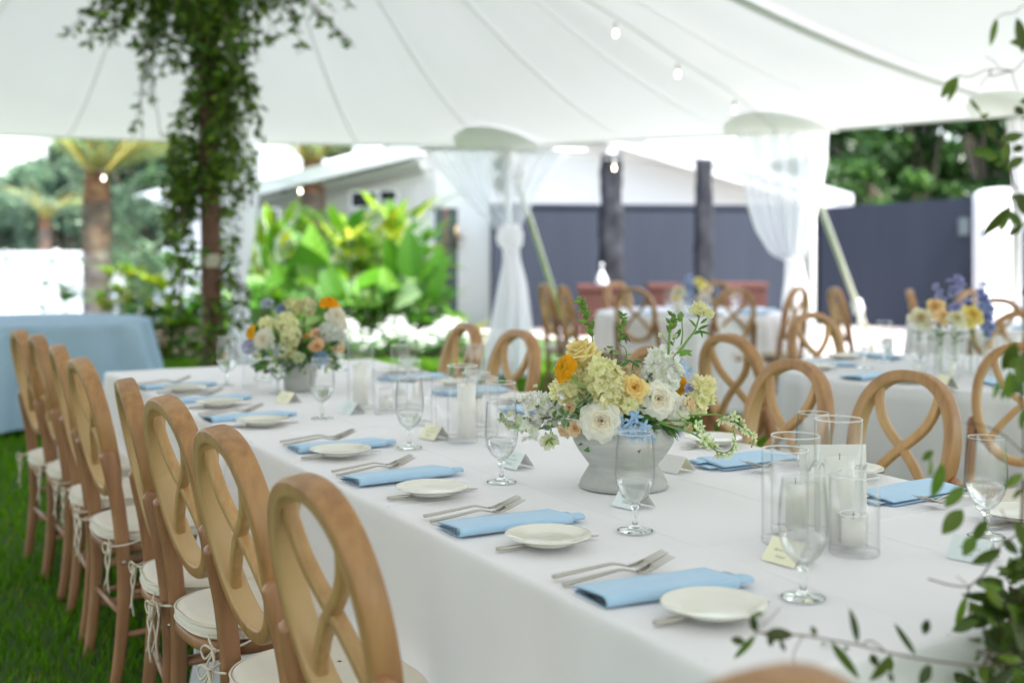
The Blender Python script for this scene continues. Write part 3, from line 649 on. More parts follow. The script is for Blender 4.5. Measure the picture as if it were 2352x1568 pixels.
# ============================================================ TREES
def leaf_cloud(mb, centres, n, size, cols, flat=.6):
    cen = np.array([c[0] for c in centres]); rad = np.array([c[1] for c in centres]); wgt = rad.prod(1) ** (1 / 1.5); wgt /= wgt.sum()
    k = rng.choice(len(centres), n, p=wgt); d = rng.normal(size=(n, 3)); d /= np.linalg.norm(d, axis=1)[:, None]; r = rng.random(n) ** .45
    P = cen[k] + d * r[:, None] * rad[k]
    nr = rng.normal(size=(n, 3)) + np.array([0, 0, .5]); nr /= np.linalg.norm(nr, axis=1)[:, None]
    a = np.cross(nr, rng.normal(size=(n, 3))); a /= np.linalg.norm(a, axis=1)[:, None]; b = np.cross(nr, a)
    s = size * rng.uniform(.6, 1.35, n)[:, None]
    V = np.stack([P - a * s, P - b * s * flat * .5 + nr * s * .15, P + a * s, P + b * s * flat * .5 + nr * s * .15], 1)
    cols = np.array(cols); ci = rng.integers(0, len(cols), n); cl = rng.uniform(.75, 1.25, len(centres)); C = cols[ci] * cl[k][:, None] * rng.uniform(.8, 1.2, n)[:, None]
    i = np.arange(n)[:, None] * 4; mb.add(V.reshape(-1, 3), q=i + np.arange(4), c=np.repeat(C, 4, 0))
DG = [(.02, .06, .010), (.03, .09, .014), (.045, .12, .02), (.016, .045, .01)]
GG = [(.12, .20, .12), (.15, .24, .14), (.08, .15, .09), (.19, .28, .17)]  # distance haze painted into the leaf colours: paler, bluish grey green
LG = [(.16, .32, .03), (.24, .42, .03), (.10, .25, .02), (.33, .45, .04)]
def tree(label, x, d, ytop, ybot, wpx, n, size, cols, nb=14, trunk_r=.18, group='background trees', lean=0, seed=1):
    r = random.Random(seed); c = np.array([*gp(x, d), 0]); t = thing('broadleaf_tree', label, 'tree', c, group=group)
    zt, zb = zz(ytop, d), max(.3, zz(ybot, d)); hw = wpx / 2 / FPX * d; blobs = []; mb2 = MB()
    mb2.tube(smooth_path([c, c + UP * zb * .7 + RT * .1, c + UP * (zb + zt) / 2 + RT * lean], 5), np.linspace(trunk_r, trunk_r * .45, 11), 9)
    for k in range(nb):
        a = r.uniform(-1, 1); h = r.random(); w = math.sqrt(1 - (2 * h - 1) ** 2 * .85); p = c + RT * a * hw * w + FW * r.uniform(-.6, .6) * hw * w + UP * (zb + (zt - zb) * h)
        rad = np.array([1, 1, .7]) * r.uniform(.28, .5) * min(hw, (zt - zb) / 1.6); blobs.append((p, rad)); mb2.tube(smooth_path([c + UP * zb * .75, (c + UP * zb + p) / 2 + RT * r.uniform(-.2, .2), p], 4), np.linspace(trunk_r * .4, .02, 9), 5)
    mb2.build('trunk', 'trunk', t, world=True); mb = MB(); leaf_cloud(mb, blobs, n, size, cols); mb.build('crown', 'leaf_far', t, world=True, smooth=False)
tree('tall dark green tree right behind the low tied drape', 1960, 27, 200, 500, 300, 4200, .17, DG, 15, seed=11)
tree('dense green tree behind the middle of the slate wall', 2140, 29, 120, 500, 330, 11000, .17, DG + [(.09, .2, .04)], 18, seed=12)
tree('dense green tree behind the vent in the slate wall', 2290, 25, 150, 520, 260, 9000, .16, DG, 16, seed=13)
tree('dark green tree filling the gap left of the arched pillar', 2215, 31, 60, 520, 330, 9000, .2, DG, 18, seed=31)
tree('leafy green tree at the right edge behind the pillar', 2450, 28, 120, 520, 300, 6000, .18, DG, 12, seed=14)
tree('lower light green tree above the slate wall top', 2050, 24, 380, 520, 260, 6000, .13, DG + [(.12, .24, .05)], 12, seed=15)
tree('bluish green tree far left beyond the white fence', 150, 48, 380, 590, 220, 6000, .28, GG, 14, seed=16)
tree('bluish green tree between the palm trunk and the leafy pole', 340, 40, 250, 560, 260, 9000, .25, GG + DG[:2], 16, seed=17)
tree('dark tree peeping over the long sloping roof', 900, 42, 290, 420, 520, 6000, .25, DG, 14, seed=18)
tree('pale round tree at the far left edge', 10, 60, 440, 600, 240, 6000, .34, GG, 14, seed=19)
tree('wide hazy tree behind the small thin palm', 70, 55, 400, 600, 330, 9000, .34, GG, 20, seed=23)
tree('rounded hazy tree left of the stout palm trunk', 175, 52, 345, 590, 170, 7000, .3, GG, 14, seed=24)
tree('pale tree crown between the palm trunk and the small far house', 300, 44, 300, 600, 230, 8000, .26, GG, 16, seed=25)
tree('grey green shrubby tree behind the croton bush', 330, 24, 470, 690, 150, 6000, .12, GG, 12, trunk_r=.08, seed=20)
tree('dark rounded shrub tree beside the first palm trunk', 300, 30, 440, 640, 130, 4000, .14, DG + GG, 9, trunk_r=.1, seed=21)
tree('tree behind the hanging drape at left', 470, 34, 250, 620, 200, 5000, .2, GG + DG, 10, seed=22)

def frond(mb, base, az, L, rise, droop, col, nl=26, lw=.03, ll=.45):
    dirh = RT * math.cos(az) + FW * math.sin(az); pts = []
    for s in np.linspace(0, 1, 12): pts.append(base + dirh * L * (s * .95) * math.cos(rise * (1 - s * .6)) + UP * (L * math.sin(rise) * s - droop * L * s * s))
    pts = np.array(pts); mb.tube(pts, np.linspace(.03, .006, 12), 5, c=(.42, .36, .08)); T = np.gradient(pts, axis=0)
    for k in range(nl):
        s = .12 + .86 * k / nl; i = min(int(s * 11), 10); f = s * 11 - i; p = pts[i] * (1 - f) + pts[i + 1] * f; t = T[i] / np.linalg.norm(T[i]); sd = np.cross(t, UP); sd /= np.linalg.norm(sd) + 1e-9
        for sg in (-1, 1):
            l_ = ll * (.35 + math.sin(math.pi * s) * .8) * random.uniform(.85, 1.1); add_leaf(mb, p, t * .55 + sd * sg * .8 - UP * .25, UP, l_, lw, vary(col, .2), fold=.1, curl=.35, nu=2, nv=4)
def palm(label, x, d, ybase, ytop, r0, seed, fr_cols, nf=16, L=2.3, grp='palm trees'):
    rr = random.Random(seed); c = np.array([*gp(x, d), 0]); z1 = zz(ytop, d); t = thing('palm_tree', label, 'palm tree', c, group=grp)
    mb = MB(); zs = np.linspace(0, z1, 34)
    def prof(z):
        s = z / z1; return r0 * (1 + .10 * math.exp(-((s - .62) / .15) ** 2) - .22 * max(0, s - .8) / .2)
    def colz(z):
        s = z / z1
        if s < .48: return np.array([.36, .31, .27])
        if s < .62: return np.array([.34, .235, .17])
        if s < .80: return np.array([.22, .17, .13])
        return np.array([.30, .16, .085])
    P = np.array([[(prof(z) * .93 * math.cos(a), prof(z) * .93 * math.sin(a), z) for a in np.linspace(0, 2 * math.pi, 24, endpoint=False)] for z in zs])
    mb.grid(P, np.array([[colz(z) * .6] * 24 for z in zs]), wrap=True)
    nb = int(z1 / .075) * 9
    for k in range(nb):
        z = z1 * k / nb; a = k * 2.399963; r = prof(z); n = np.array([math.cos(a), math.sin(a), 0]); sd = np.array([-n[1], n[0], 0]); w = .11 * r0 / .2; col = vary(colz(z), .35, .1)
        if rr.random() < .15: col = col * 1.6
        o = n * r * .9 + UP * z; tip = n * (r * 1.08 + .03) + UP * (z + .10)
        mb.add([o - sd * w, o + sd * w, o + sd * w * .8 + UP * .07 + n * .02, o - sd * w * .8 + UP * .07 + n * .02, tip + sd * w * .3, tip - sd * w * .3, o + n * .045 - UP * .01], q=[(0, 1, 2, 3), (3, 2, 4, 5)], t=[(0, 6, 1), (1, 6, 2), (0, 3, 6)], c=col)
    mb.build('trunk', 'bark', t, smooth=False); mb = MB()
    for k in range(nf):
        frond(mb, c + UP * (z1 - .05) + (RT * math.cos(k * 2.4) + FW * math.sin(k * 2.4)) * r0 * .5, k * 2.4, L * rr.uniform(.8, 1.1), rr.uniform(.75, 1.45), rr.uniform(.15, .6), rr.choice(fr_cols))
    mb.build('crown', 'leaf_far', t, world=True)
YF = [(.22, .30, .07), (.15, .26, .06), (.27, .29, .06)]
palm('stout palm with shaggy trunk behind the blue draped table', 222, 18.6, 746, 400, .178, 1, YF, nf=20, L=2.0)
palm('palm trunk rising from the garden bed in front of the long roof', 718, 19.0, 746, 372, .165, 2, YF, nf=16, L=1.9)
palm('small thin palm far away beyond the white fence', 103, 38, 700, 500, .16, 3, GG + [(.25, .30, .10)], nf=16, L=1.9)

# ============================================================ GARDEN PLANTS
def leafy(name, label, cat, x, d, h, n, L, W, cols, spread=.5, style='strap', group=None, seed=1, stemc=(.18, .32, .05), zb=0, mname='leaf_far', shape=.8):
    rr = random.Random(seed); random.seed(seed * 31); c = np.array([*gp(x, d), zb]); t = thing(name, label, cat, c, group=group); fl = MB(); st = MB()
    for k in range(n):
        a = rr.uniform(0, 6.283); hh = h * rr.uniform(.06 if style == 'rosette' else .35, 1); o = c + (RT * math.cos(a) + FW * math.sin(a)) * spread * rr.uniform(0, .75) ** .8; out = RT * math.cos(a) + FW * math.sin(a); col = vary(rr.choice(cols), .22)
        if style == 'strap':
            p = o + UP * hh * .75; st.tube([o, (o + p) / 2 + out * .02, p], .008, 4); add_leaf(fl, p, out * rr.uniform(.3, 1) + UP * rr.uniform(.3, 1.3), UP - out * .3, L * rr.uniform(.6, 1.1), W * rr.uniform(.7, 1.1), col, curl=rr.uniform(.2, .5), shape=shape)
        elif style == 'ear':
            p = o + out * .15 * h + UP * hh; st.tube(smooth_path([o, (o + p) / 2 - out * .03, p], 3), .014, 5); l_ = L * rr.uniform(.7, 1.1); nrm = -FW * rr.uniform(.2, 1.2) + out * .5 + UP * .7; add_leaf(fl, p - UP * l_ * .15, UP * rr.uniform(-.5, 1.0) + out * rr.uniform(.4, 1), nrm, l_, W * rr.uniform(.8, 1.1), col, fold=.12, curl=.18, nu=9, nv=16, shape=.62, veins=True)
        elif style == 'rosette':
            q = o + UP * hh; st.tube([o, q], .006, 4)
            for j in range(9):
                b = j * 2.4; ov = RT * math.cos(b) + FW * math.sin(b); add_leaf(fl, q, ov * .8 + UP * rr.uniform(.1, 1.0), UP - ov * .2, L * rr.uniform(.6, 1.05), W * rr.uniform(.7, 1.1), vary(col, .18), curl=.35, shape=shape)
    st.build('stem', 'stem', t, world=True); fl.build('foliage', mname, t, world=True); return t
YG = [(.24, .33, .012), (.34, .38, .02), (.16, .28, .012), (.11, .22, .012)]
BG = [(.07, .21, .010), (.10, .25, .012), (.05, .16, .010)]
MG = [(.035, .13, .012), (.055, .18, .018), (.025, .10, .012), (.10, .24, .03)]
PG = [(.20, .33, .12), (.15, .28, .09), (.26, .38, .16)]
gb = 'plants in the garden bed'
for i, (x, d, h, n, L, W, cols, sp, lab) in enumerate([
    (725, 15.2, 1.1, 3, .78, .48, BG, .35, 'elephant ear plant with upright bright leaves before the palm trunk'),
    (955, 15.6, 1.2, 3, .72, .40, BG + PG[:1], .35, 'elephant ear plant with pale green leaves beside the glazed door'),
    (640, 15.8, 1.05, 9, .70, .42, PG + BG, .5, 'broad pale leaved elephant ear plant right of the leafy pole'),
    (860, 14.9, .95, 9, .58, .34, PG, .5, 'low elephant ear plant with silvery green leaves in mid bed')]):
    leafy('elephant_ear', lab, 'plant', x, d, h, n, L, W, cols, sp, 'ear', gb, seed=40 + i)
for i, (x, d, h, n, L, W, cols, sp, st, lab, nm) in enumerate([
    (620, 16.8, 2.0, 80, .62, .14, YG + BG, .75, 'strap', 'tall yellow green ginger clump at the left of the garden bed', 'ginger_clump'),
    (790, 17.0, 2.1, 90, .66, .13, BG + MG + YG, .8, 'strap', 'tall bright green ginger clump between palm trunk and window', 'ginger_clump'),
    (905, 17.2, 2.25, 70, .70, .15, YG + BG, .6, 'strap', 'tallest banana like clump with yellow tipped leaves below the roof', 'ginger_clump'),
    (860, 16.0, 1.45, 26, .46, .09, YG, .6, 'rosette', 'yellow leaved croton in the middle of the bed', 'croton'),
    (720, 16.2, 1.4, 22, .44, .10, YG + PG, .6, 'rosette', 'yellow green croton under the palm trunk', 'croton'),
    (590, 14.6, .8, 12, .36, .07, BG + MG, .45, 'rosette', 'low green shrub directly right of the leafy pole base', 'shrub'),
    (680, 14.4, .62, 22, .30, .07, BG + PG, .5, 'rosette', 'low bright shrub behind the further bouquet', 'shrub'),
    (800, 14.6, .62, 24, .30, .08, MG + BG, .55, 'rosette', 'low deep green shrub behind the white flower bed', 'shrub'),
    (905, 14.8, .72, 24, .30, .07, MG, .5, 'rosette', 'deep green leafy shrub below the pale elephant ears', 'shrub'),
    (985, 15.5, 1.35, 34, .38, .07, MG + BG, .45, 'rosette', 'feathery green shrub in front of the glazed door', 'shrub'),
    (1040, 14.9, .36, 18, .26, .07, YG + BG, .4, 'rosette', 'low yellow green shrub at the right end of the bed', 'shrub'),
    (290, 13.8, .95, 18, .32, .085, YG + BG, .38, 'rosette', 'yellow green bush right behind the end of the blue draped table', 'shrub'),
    (390, 13.7, 1.1, 26, .34, .09, YG + BG + MG[:1], .5, 'rosette', 'yellow green bush just left of the leafy wooden pole', 'shrub'),
    (345, 13.3, .6, 20, .28, .08, YG + BG, .42, 'rosette', 'low yellow tipped bush in front of the taller bushes by the pole', 'shrub'),
    (455, 13.5, .65, 20, .28, .08, BG + MG, .4, 'rosette', 'low green bush directly behind the leafy wooden pole', 'shrub'),
    (150, 21.5, .9, 16, .38, .08, BG + MG, .5, 'rosette', 'green shrub between the white fence and the first palm trunk', 'shrub'),
    (330, 18.5, 1.25, 20, .42, .05, GG, .5, 'rosette', 'grey green spiky shrub right of the first palm trunk', 'shrub'),
    (285, 19.5, 2.1, 20, .5, .05, GG + PG, .4, 'rosette', 'tall grey green spiky palm shrub behind the yellow bushes', 'shrub'),
    ]):
    leafy(nm, lab, 'plant', x, d, h, n, L, W, cols, sp, st, gb, seed=60 + i)
for par, lst, d in ((0, [(718, 655, 718, 512, 70), (772, 700, 742, 590, 52), (668, 690, 628, 600, 50), (700, 720, 668, 660, 44)], 14.7), (1, [(948, 640, 935, 520, 56), (985, 690, 1010, 560, 60), (905, 690, 880, 610, 48), (962, 700, 975, 640, 40)], 15.0)):
    root = [o for o in COL.objects if o.name.startswith('elephant_ear') and o.get('category')][par]; lf_ = MB(); st_ = MB(); random.seed(70 + par)
    for x0, y0, x1, y1, w_ in lst:
        a = atd(x0, y0, d); b = atd(x1, y1, d); L_ = float(np.linalg.norm(b - a)); add_leaf(lf_, a, b - a, -FW + UP * .5 + RT * random.uniform(-.5, .5), L_, w_ / FPX * d * 1.15, vary(random.choice(BG), .12), fold=.15, curl=.12, nu=9, nv=16, shape=.62, veins=True); st_.tube(smooth_path([np.array(root.location), (np.array(root.location) + a) / 2 - FW * .05, a], 4), .016, 5)
    lf_.build('upright_leaves', 'leaf_far', root, world=True); st_.build('leaf_stalks', 'stem', root, world=True)
# white flower drift at the front of the bed
fl = MB(); lf = MB(); random.seed(5)
for k in range(520):
    x = random.choice([790, 850, 905, 960, 1010, 1050]) + random.gauss(0, 30); d = random.uniform(13.4, 14.6) - max(0, (900 - x)) * .0015; p = np.array([*gp(x, d), 0]); h = random.uniform(.16, .36) + .08 * math.sin(x * .05)
    q = p + UP * h
    for j in range(5):
        b = j * 1.257 + k; o = RT * math.cos(b) + FW * math.sin(b); add_leaf(fl, q, o + UP * .3 - FW * .3, UP - FW * .6, .030, .025, (.86, .87, .86), nu=2, nv=3, shape=.6)
    for j in range(3):
        b = random.uniform(0, 6.3); o = RT * math.cos(b) + FW * math.sin(b); add_leaf(lf, p + UP * h * random.uniform(.3, .85), o + UP * .3, UP, .10, .05, vary(random.choice(BG + MG), .2), nu=2, nv=3)
wf = thing('white_flower_bed', 'drift of small white flowers along the front of the garden bed', 'flowers', (*gp(920, 14), 0)); wf['kind'] = 'stuff'
fl.build('blossoms', 'petal', wf, world=True, smooth=False); lf.build('foliage', 'leaf_far', wf, world=True, smooth=False)
# ============================================================ CHAIRS  (local: seat faces +X, back at -X)
def arc_x(z): # lean of the back
    return -.158 - .092 * (z - .55) / .417
def make_chair(label, group):
    t = thing('oval_back_chair', label, 'chair', group=group)
    # outer loop of the back: egg shaped ring
    a = np.linspace(0, 2 * math.pi, 56, endpoint=False); hw, zc, hh = .154, .7585, .193
    y = hw * np.sign(np.cos(a)) * np.abs(np.cos(a)) ** .86 * (1 + .05 * np.sin(a)); z = zc + hh * np.sign(np.sin(a)) * np.abs(np.sin(a)) ** .94
    path = np.stack([[arc_x(k) for k in z], y, z], 1); side = np.array([1, 0, .14])
    mb = MB(); mb.sweep(path, side, .048, .031, closed=True, p=.34)
    vv = mb.v[0]; rr_ = np.hypot(vv[:, 1], (vv[:, 2] - zc) * hw / hh); pr_ = np.repeat(np.hypot(np.r_[path, path[:1]][:, 1], (np.r_[path, path[:1]][:, 2] - zc) * hw / hh), 16); mb.c[0][:] = np.clip((rr_ - pr_ + .011) / .006, 0, 1)[:, None]; mb.build('back_loop', 'wood', t)
    for s in (-1, 1):
        yz = [(.098, .920), (.094, .880), (.072, .828), (.035, .788), (0, .760), (-.036, .727), (-.072, .686), (-.100, .648), (-.112, .620)]
        pt = smooth_path([(arc_x(q) + .001 * s, s * p, q) for p, q in yz], 4)
        mb = MB(); mb.sweep(pt, side, .024 + .0006 * s, .024, p=.5); mb.build('cross_slat', 'wood_pale', t)
    for s in (-1, 1): # rear legs run up the outside of the loop
        pts = [(-.188, s * .176, 0), (-.170, s * .177, .12), (-.158, s * .177, .28), (-.162, s * .175, .43), (-.176, s * .172, .56), (-.198, s * .167, .67), (-.206, s * .161, .71)]
        pa = smooth_path(pts, 5); w = np.interp(np.linspace(0, 1, len(pa)), [0, .3, .8, .93, 1], [.030, .037, .043, .042, .012])
        mb = MB(); mb.sweep(pa, (1, 0, 0), w, w * .82, p=.6); lg = mb.build('rear_leg', 'wood_leg', t)
        mb = MB(); mb.lathe([(0, .0), (.006, 0), (.007, .0015), (.004, .004), (0, .004)], 10); sc = mb.build('screw', M['steel'], lg); sc.rotation_euler = (R(90) * (1 if s < 0 else -1), 0, 0); sc.location = (-.161, s * .1915, .385)
        pts = [(.185, s * .185, 0), (.178, s * .18, .25), (.17, s * .175, .425)]; mb = MB(); mb.tube(smooth_path(pts, 4), np.linspace(.011, .018, 9), 12); mb.build('front_leg', 'wood_leg', t)
        for z_, x0 in ((.17, -.162), (.29, -.158)):
            mb = MB(); mb.tube([(x0, s * .178, z_), (-.03, s * .180, z_ + .004), (.178, s * .180, z_ + .006)], [.008, .0105, .008], 10); mb.build('stretcher', 'wood_leg', t)
    mb = MB(); mb.tube([(-.160, -.185, .225), (-.160, 0, .225), (-.160, .185, .225)], [.008, .0105, .008], 10); mb.build('stretcher', 'wood_leg', t)
    mb = MB(); mb.tube([(.178, -.178, .235), (.178, 0, .235), (.178, .178, .235)], [.008, .0105, .008], 10); mb.build('stretcher', 'wood_leg', t)
    # seat frame and cushion: rounded trapezoid
    def outline(k, n=48):
        q = np.linspace(0, 2 * math.pi, n, endpoint=False); c, s_ = np.cos(q), np.sin(q)
        X = .205 * np.sign(c) * np.abs(c) ** .55 + .008; Y = (.180 + .034 * c) * np.sign(s_) * np.abs(s_) ** .6
        return np.stack([X * k - .008, Y * k, 0 * X], 1)
    O = outline(1.0); I = outline(.80)
    mb = MB(); mb.grid(np.stack([I + [0, 0, .405], O * [.985, .985, 1] + [0, 0, .405], O + [0, 0, .410], O + [0, 0, .427], O * [.985, .985, 1] + [0, 0, .432], I + [0, 0, .432], I + [0, 0, .405]]), wrap=True)
    mb.build('seat_frame', 'wood_leg', t)
    rows = [O * [k, k, 1] + [0, 0, z_] for k, z_ in ((.02, .434), (.97, .434), (1.0, .441), (1.01, .452), (.985, .465), (.90, .473), (.7, .477), (.4, .478), (.02, .478))]
    mb = MB(); mb.grid(np.array(rows), wrap=True); cu = mb.build('cushion', 'cushion', t)
    mb = MB()
    for z_ in (.441, .464): mb.tube(np.vstack([O, O[:1]]) * [1.005, 1.005, 1] + [0, 0, z_], .0028, 5)
    mb.build('piping', 'cushion', cu)
    for s in (-1, 1): # tie: strings round the rear leg with a bow
        mb = MB(); b = np.array([-.180, s * .195, .437])
        mb.tube(smooth_path([(-.07, s * .175, .450), (-.150, s * .214, .443), (-.180, s * .213, .440), b + [-.018, 0, 0]], 4), .0028, 5)
        mb.tube(smooth_path([(-.190, s * .13, .450), (-.196, s * .158, .444), (-.198, s * .18, .440), b + [-.018, 0, 0]], 4), .0028, 5)
        k = b + np.array([-.02, 0, 0]); mb.sphere(k, .0065, 8, 6)
        for dy in (-1, 1): mb.tube(smooth_path([k, k + [-.012, dy * .022, .008], k + [-.014, dy * .042, -.008], k + [-.01, dy * .03, -.024], k + [-.004, dy * .008, -.006], k], 4), .0028, 5)
        mb.tube(smooth_path([k, k + [-.012, .012, -.035], k + [-.008, .004, -.075], k + [-.014, .016, -.115]], 4), .003, 5)
        mb.tube(smooth_path([k, k + [-.006, -.012, -.04], k + [-.014, -.02, -.08], k + [-.008, -.016, -.13]], 4), .003, 5)
        mb.build('cushion_tie', 'cord', t)
    return t
GL = 'chairs down the left side of the long table'; GR = 'chairs down the right side of the long table'
chair0 = make_chair('x', GL); used = [False]
def chair(x, y, deg, label, group):
    """x, y: where the top of the back stands; deg: way the seat faces"""
    a = R(deg); ox, oy = .25 * math.cos(a), .25 * math.sin(a); o = place(chair0, used[0], (x + ox, y + oy, 0), a, label, group); used[0] = True; return o
left = [(.612, 1.742, 4), (.632, 2.29, 3), (.648, 2.798, 4), (.642, 3.198, -6), (.636, 3.833, 2), (.651, 4.348, -3), (.655, 4.867, 0), (.630, 5.165, 3)]
ords = ['nearest', 'second nearest', 'third nearest', 'fourth nearest', 'fifth nearest', 'third from far end', 'second from far end', 'farthest']
for (x, y, a), od in zip(left, ords): chair(x, y, a, f'wooden oval back chair, {od} on the left side of the long table', GL)
chair(.666, .762, 90, 'blurred wooden chair at the near end of the long table', 'chair at the near end of the long table')
for (x, y, a), od in zip([(2.56, 2.373, 186), (2.495, 2.757, 182), (2.40, 3.329, 180), (2.37, 4.205, 183), (2.36, 4.645, 177)],
    ['first chair past the candle cluster', 'chair behind the right end of the bouquet', 'chair mostly hidden behind the main bouquet', 'chair before the foot of the knotted drape', 'chair beside the white flower bed']):
    chair(x, y, a, f'{od}, oval wooden back, right side of long table', GR)
chair(3.60, 2.83, 215, 'wooden oval back chair turned towards the camera behind the near right goblet', 'chairs around the nearer round table')

# ============================================================ TABLES AND CLOTHS
TX0, TX1, TY0, TY1, TZ, SEAM = 1.0, 2.2, 1.2, 5.36, .76, 3.42
def cloth_rect(x0, x1, y0, y1, z, ends, seed, hem=.015):
    """tablecloth: top with soft edges and skirts with shallow folds. ends: which of -y,+y hang down"""
    r = random.Random(seed); ph = [r.uniform(0, 6.28) for _ in range(8)]
    def top(x, y): return z + .0009 * math.sin(x * 23 + 3 * math.sin(y * 4 + ph[0])) + .0008 * math.sin(y * 17 + 2 * math.sin(x * 6 + ph[1])) + sum(.0016 * math.exp(-((x - k) / .005) ** 2) for k in (1.38, 1.74, 2.02)) + sum(.0016 * math.exp(-((y - k) / .005) ** 2) for k in (1.78, 2.36, 2.95, 3.95, 4.6))
    mb = MB(); nx, ny = 60, int((y1 - y0) * 55); rr = .012
    CRX = [1.38, 1.74, 2.02]; CRY = [1.78, 2.36, 2.95, 3.95, 4.6]; ad = lambda a, L_: np.unique(np.round(np.concatenate([a] + [k + np.array([-.014, -.007, -.003, 0, .003, .007, .014]) for k in L_]), 5))
    xs = ad(np.linspace(x0 + rr, x1 - rr, nx), CRX); ys = np.linspace(y0 + rr, y1 - rr, ny); ys = ad(ys, [k for k in CRY if y0 + .05 < k < y1 - .05])
    mb.grid(np.array([[(x, y, top(x, y)) for y in ys] for x in xs]))
    per = []
    # perimeter walk
    e = 1e-6
    def walk(a, b, n): return [tuple(np.array(a) + (np.array(b) - np.array(a)) * k / n) for k in range(n)]
    c = [(x0, y0), (x0, y1), (x1, y1), (x1, y0)]; P = []
    for k in range(4):
        a, b = c[k], c[(k + 1) % 4]; ln = math.dist(a, b); P += walk(a, b, max(4, int(ln / .012)))
    P = np.array(P); n = len(P); cen = np.array([(x0 + x1) / 2, (y0 + y1) / 2]); rows = []
    N = []
    for p in P:
        v = np.array([(-1 if abs(p[0] - x0) < e else 1 if abs(p[0] - x1) < e else 0), (-1 if abs(p[1] - y0) < e else 1 if abs(p[1] - y1) < e else 0)], float); N.append(v / (np.linalg.norm(v) + 1e-9))
    N = np.array(N)
    for _ in range(3): N = (np.roll(N, 1, 0) + N + np.roll(N, -1, 0)); N /= np.linalg.norm(N, axis=1)[:, None]
    s = np.cumsum(np.r_[0, np.linalg.norm(np.diff(P, axis=0), axis=1)])
    prof = [(-.012, 0), (-.006, -.001), (-.002, -.005), (0, -.012)] + [(0, -q) for q in np.linspace(.03, z - hem, 22)]
    for off, dz in prof:
        t = -dz / z; row = []
        for p, v, q in zip(P, N, s):
            corner = min(math.dist(p, k) for k in c); cf = math.exp(-(corner / .10) ** 2)
            seamf = math.exp(-((p[1] - SEAM) / .10) ** 2) if abs(v[0]) > .5 else 0
            f = (.014 * math.sin(q * 13.3 + ph[2] + 1.5 * math.sin(q * 2.1)) + .010 * math.sin(q * 4.1 + ph[3]) + .011 * math.sin(q * 27 + ph[4] + t) * (.5 + .5 * math.sin(q * 2.2 + ph[5]))) * t ** .7
            f += cf * t * .05 * (1 + .5 * math.sin(q * 50)) + seamf * (1.0 + math.sin((p[1] - SEAM) * 105 + 2 * t)) * (.026 + .035 * t) * min(1, t * 9 + .1)
            zt = top(*np.clip(p, [x0 + rr, y0 + rr], [x1 - rr, y1 - rr])) if off <= -.012 else z + dz
            zz_ = z + dz if off > -.012 else zt
            row.append((p[0] + v[0] * (off + f + .012 * t * (off >= 0)), p[1] + v[1] * (off + f + .012 * t * (off >= 0)), max(zz_, .004)))
        rows.append(row)
    mb.grid(np.array(rows), wrap=True); return mb
lt_ = thing('banquet_table', 'long banquet table hidden under the white cloths', 'table', (1.6, 3.3, 0))
mb = MB(); mb.box((TX0 + .02, TY0 + .02, .725), (TX1 - .02, TY1 - .02, .752)); mb.build('tabletop', 'wood_leg', lt_, world=True, smooth=False)
for x in (1.1, 2.1):
    for y in (1.35, 3.2, 3.6, 5.2):
        mb = MB(); mb.box((x - .02, y - .02, 0), (x + .02, y + .02, .725)); mb.build('leg', 'metal_grey', lt_, world=True, smooth=False)
o = cloth_rect(TX0, TX1, TY0, SEAM + .03, TZ, 0, 3).build('tablecloth', 'cloth', origin=(1.6, 2.3, 0)); tag(o, 'white floor length tablecloth over the nearer half of the long table', 'tablecloth', 'white cloths on the long table')
o = cloth_rect(TX0 - .004, TX1 + .004, SEAM - .03, TY1, TZ + .003, 0, 9, hem=.22).build('tablecloth', 'cloth', origin=(1.6, 4.4, 0)); tag(o, 'white floor length tablecloth over the further half of the long table', 'tablecloth', 'white cloths on the long table')

def round_table(name, cx, cy_, r, z, flare, m, label, clabel, nf=26, zb=.01, seed=1):
    t = thing('round_table', label, 'table', (cx, cy_, 0), group='round tables'); mb = MB(); mb.lathe([(0, z - .03), (r - .02, z - .03), (r - .02, z - .008), (0, z - .008)], 40); mb.build('tabletop', 'wood_leg', t)
    for k in range(4):
        a = k * 1.571 + .78; mb = MB(); mb.tube([(math.cos(a) * r * .6, math.sin(a) * r * .6, 0), (math.cos(a) * r * .6, math.sin(a) * r * .6, z - .03)], .018, 8); mb.build('leg', 'metal_grey', t)
    rr = random.Random(seed); ph = [rr.uniform(0, 6.28) for _ in range(4)]; n = nf * 10; a = np.linspace(0, 2 * math.pi, n, endpoint=False)
    rows = []
    for k in (0.01, .3, .6, .85, .97): rows.append(np.stack([r * k * np.cos(a), r * k * np.sin(a), z + 0 * a], 1))
    for q in np.linspace(0, 1, 16):
        zz_ = z - .008 - (z - .008 - zb) * q; fo = np.sin(a * nf + .5 * np.sin(a * 3 + ph[0]) * 2) * (.55 + .45 * np.sin(a * 5 + ph[1])); rad = r + .004 + flare * q ** 1.1 + flare * .8 * q ** .6 * fo
        rows.append(np.stack([rad * np.cos(a), rad * np.sin(a), zz_ + 0 * a], 1))
    mb = MB(); mb.grid(np.array(rows), wrap=True); o = mb.build('tablecloth', m); o.location = (cx, cy_, 0); tag(o, clabel, 'tablecloth', 'cloths on the round tables')
A = atd(2205, 800, 5.28); B = atd(1585, 800, 9.95); Cc = atd(2345, 800, 8.6); Bl = atd(72, 800, 9.0)
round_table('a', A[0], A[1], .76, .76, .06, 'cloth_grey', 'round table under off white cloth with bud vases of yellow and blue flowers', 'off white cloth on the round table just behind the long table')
round_table('b', B[0], B[1], .76, .74, .07, 'cloth', 'far round table standing before the terracotta planters', 'white cloth on the far round table before the planters', seed=4)
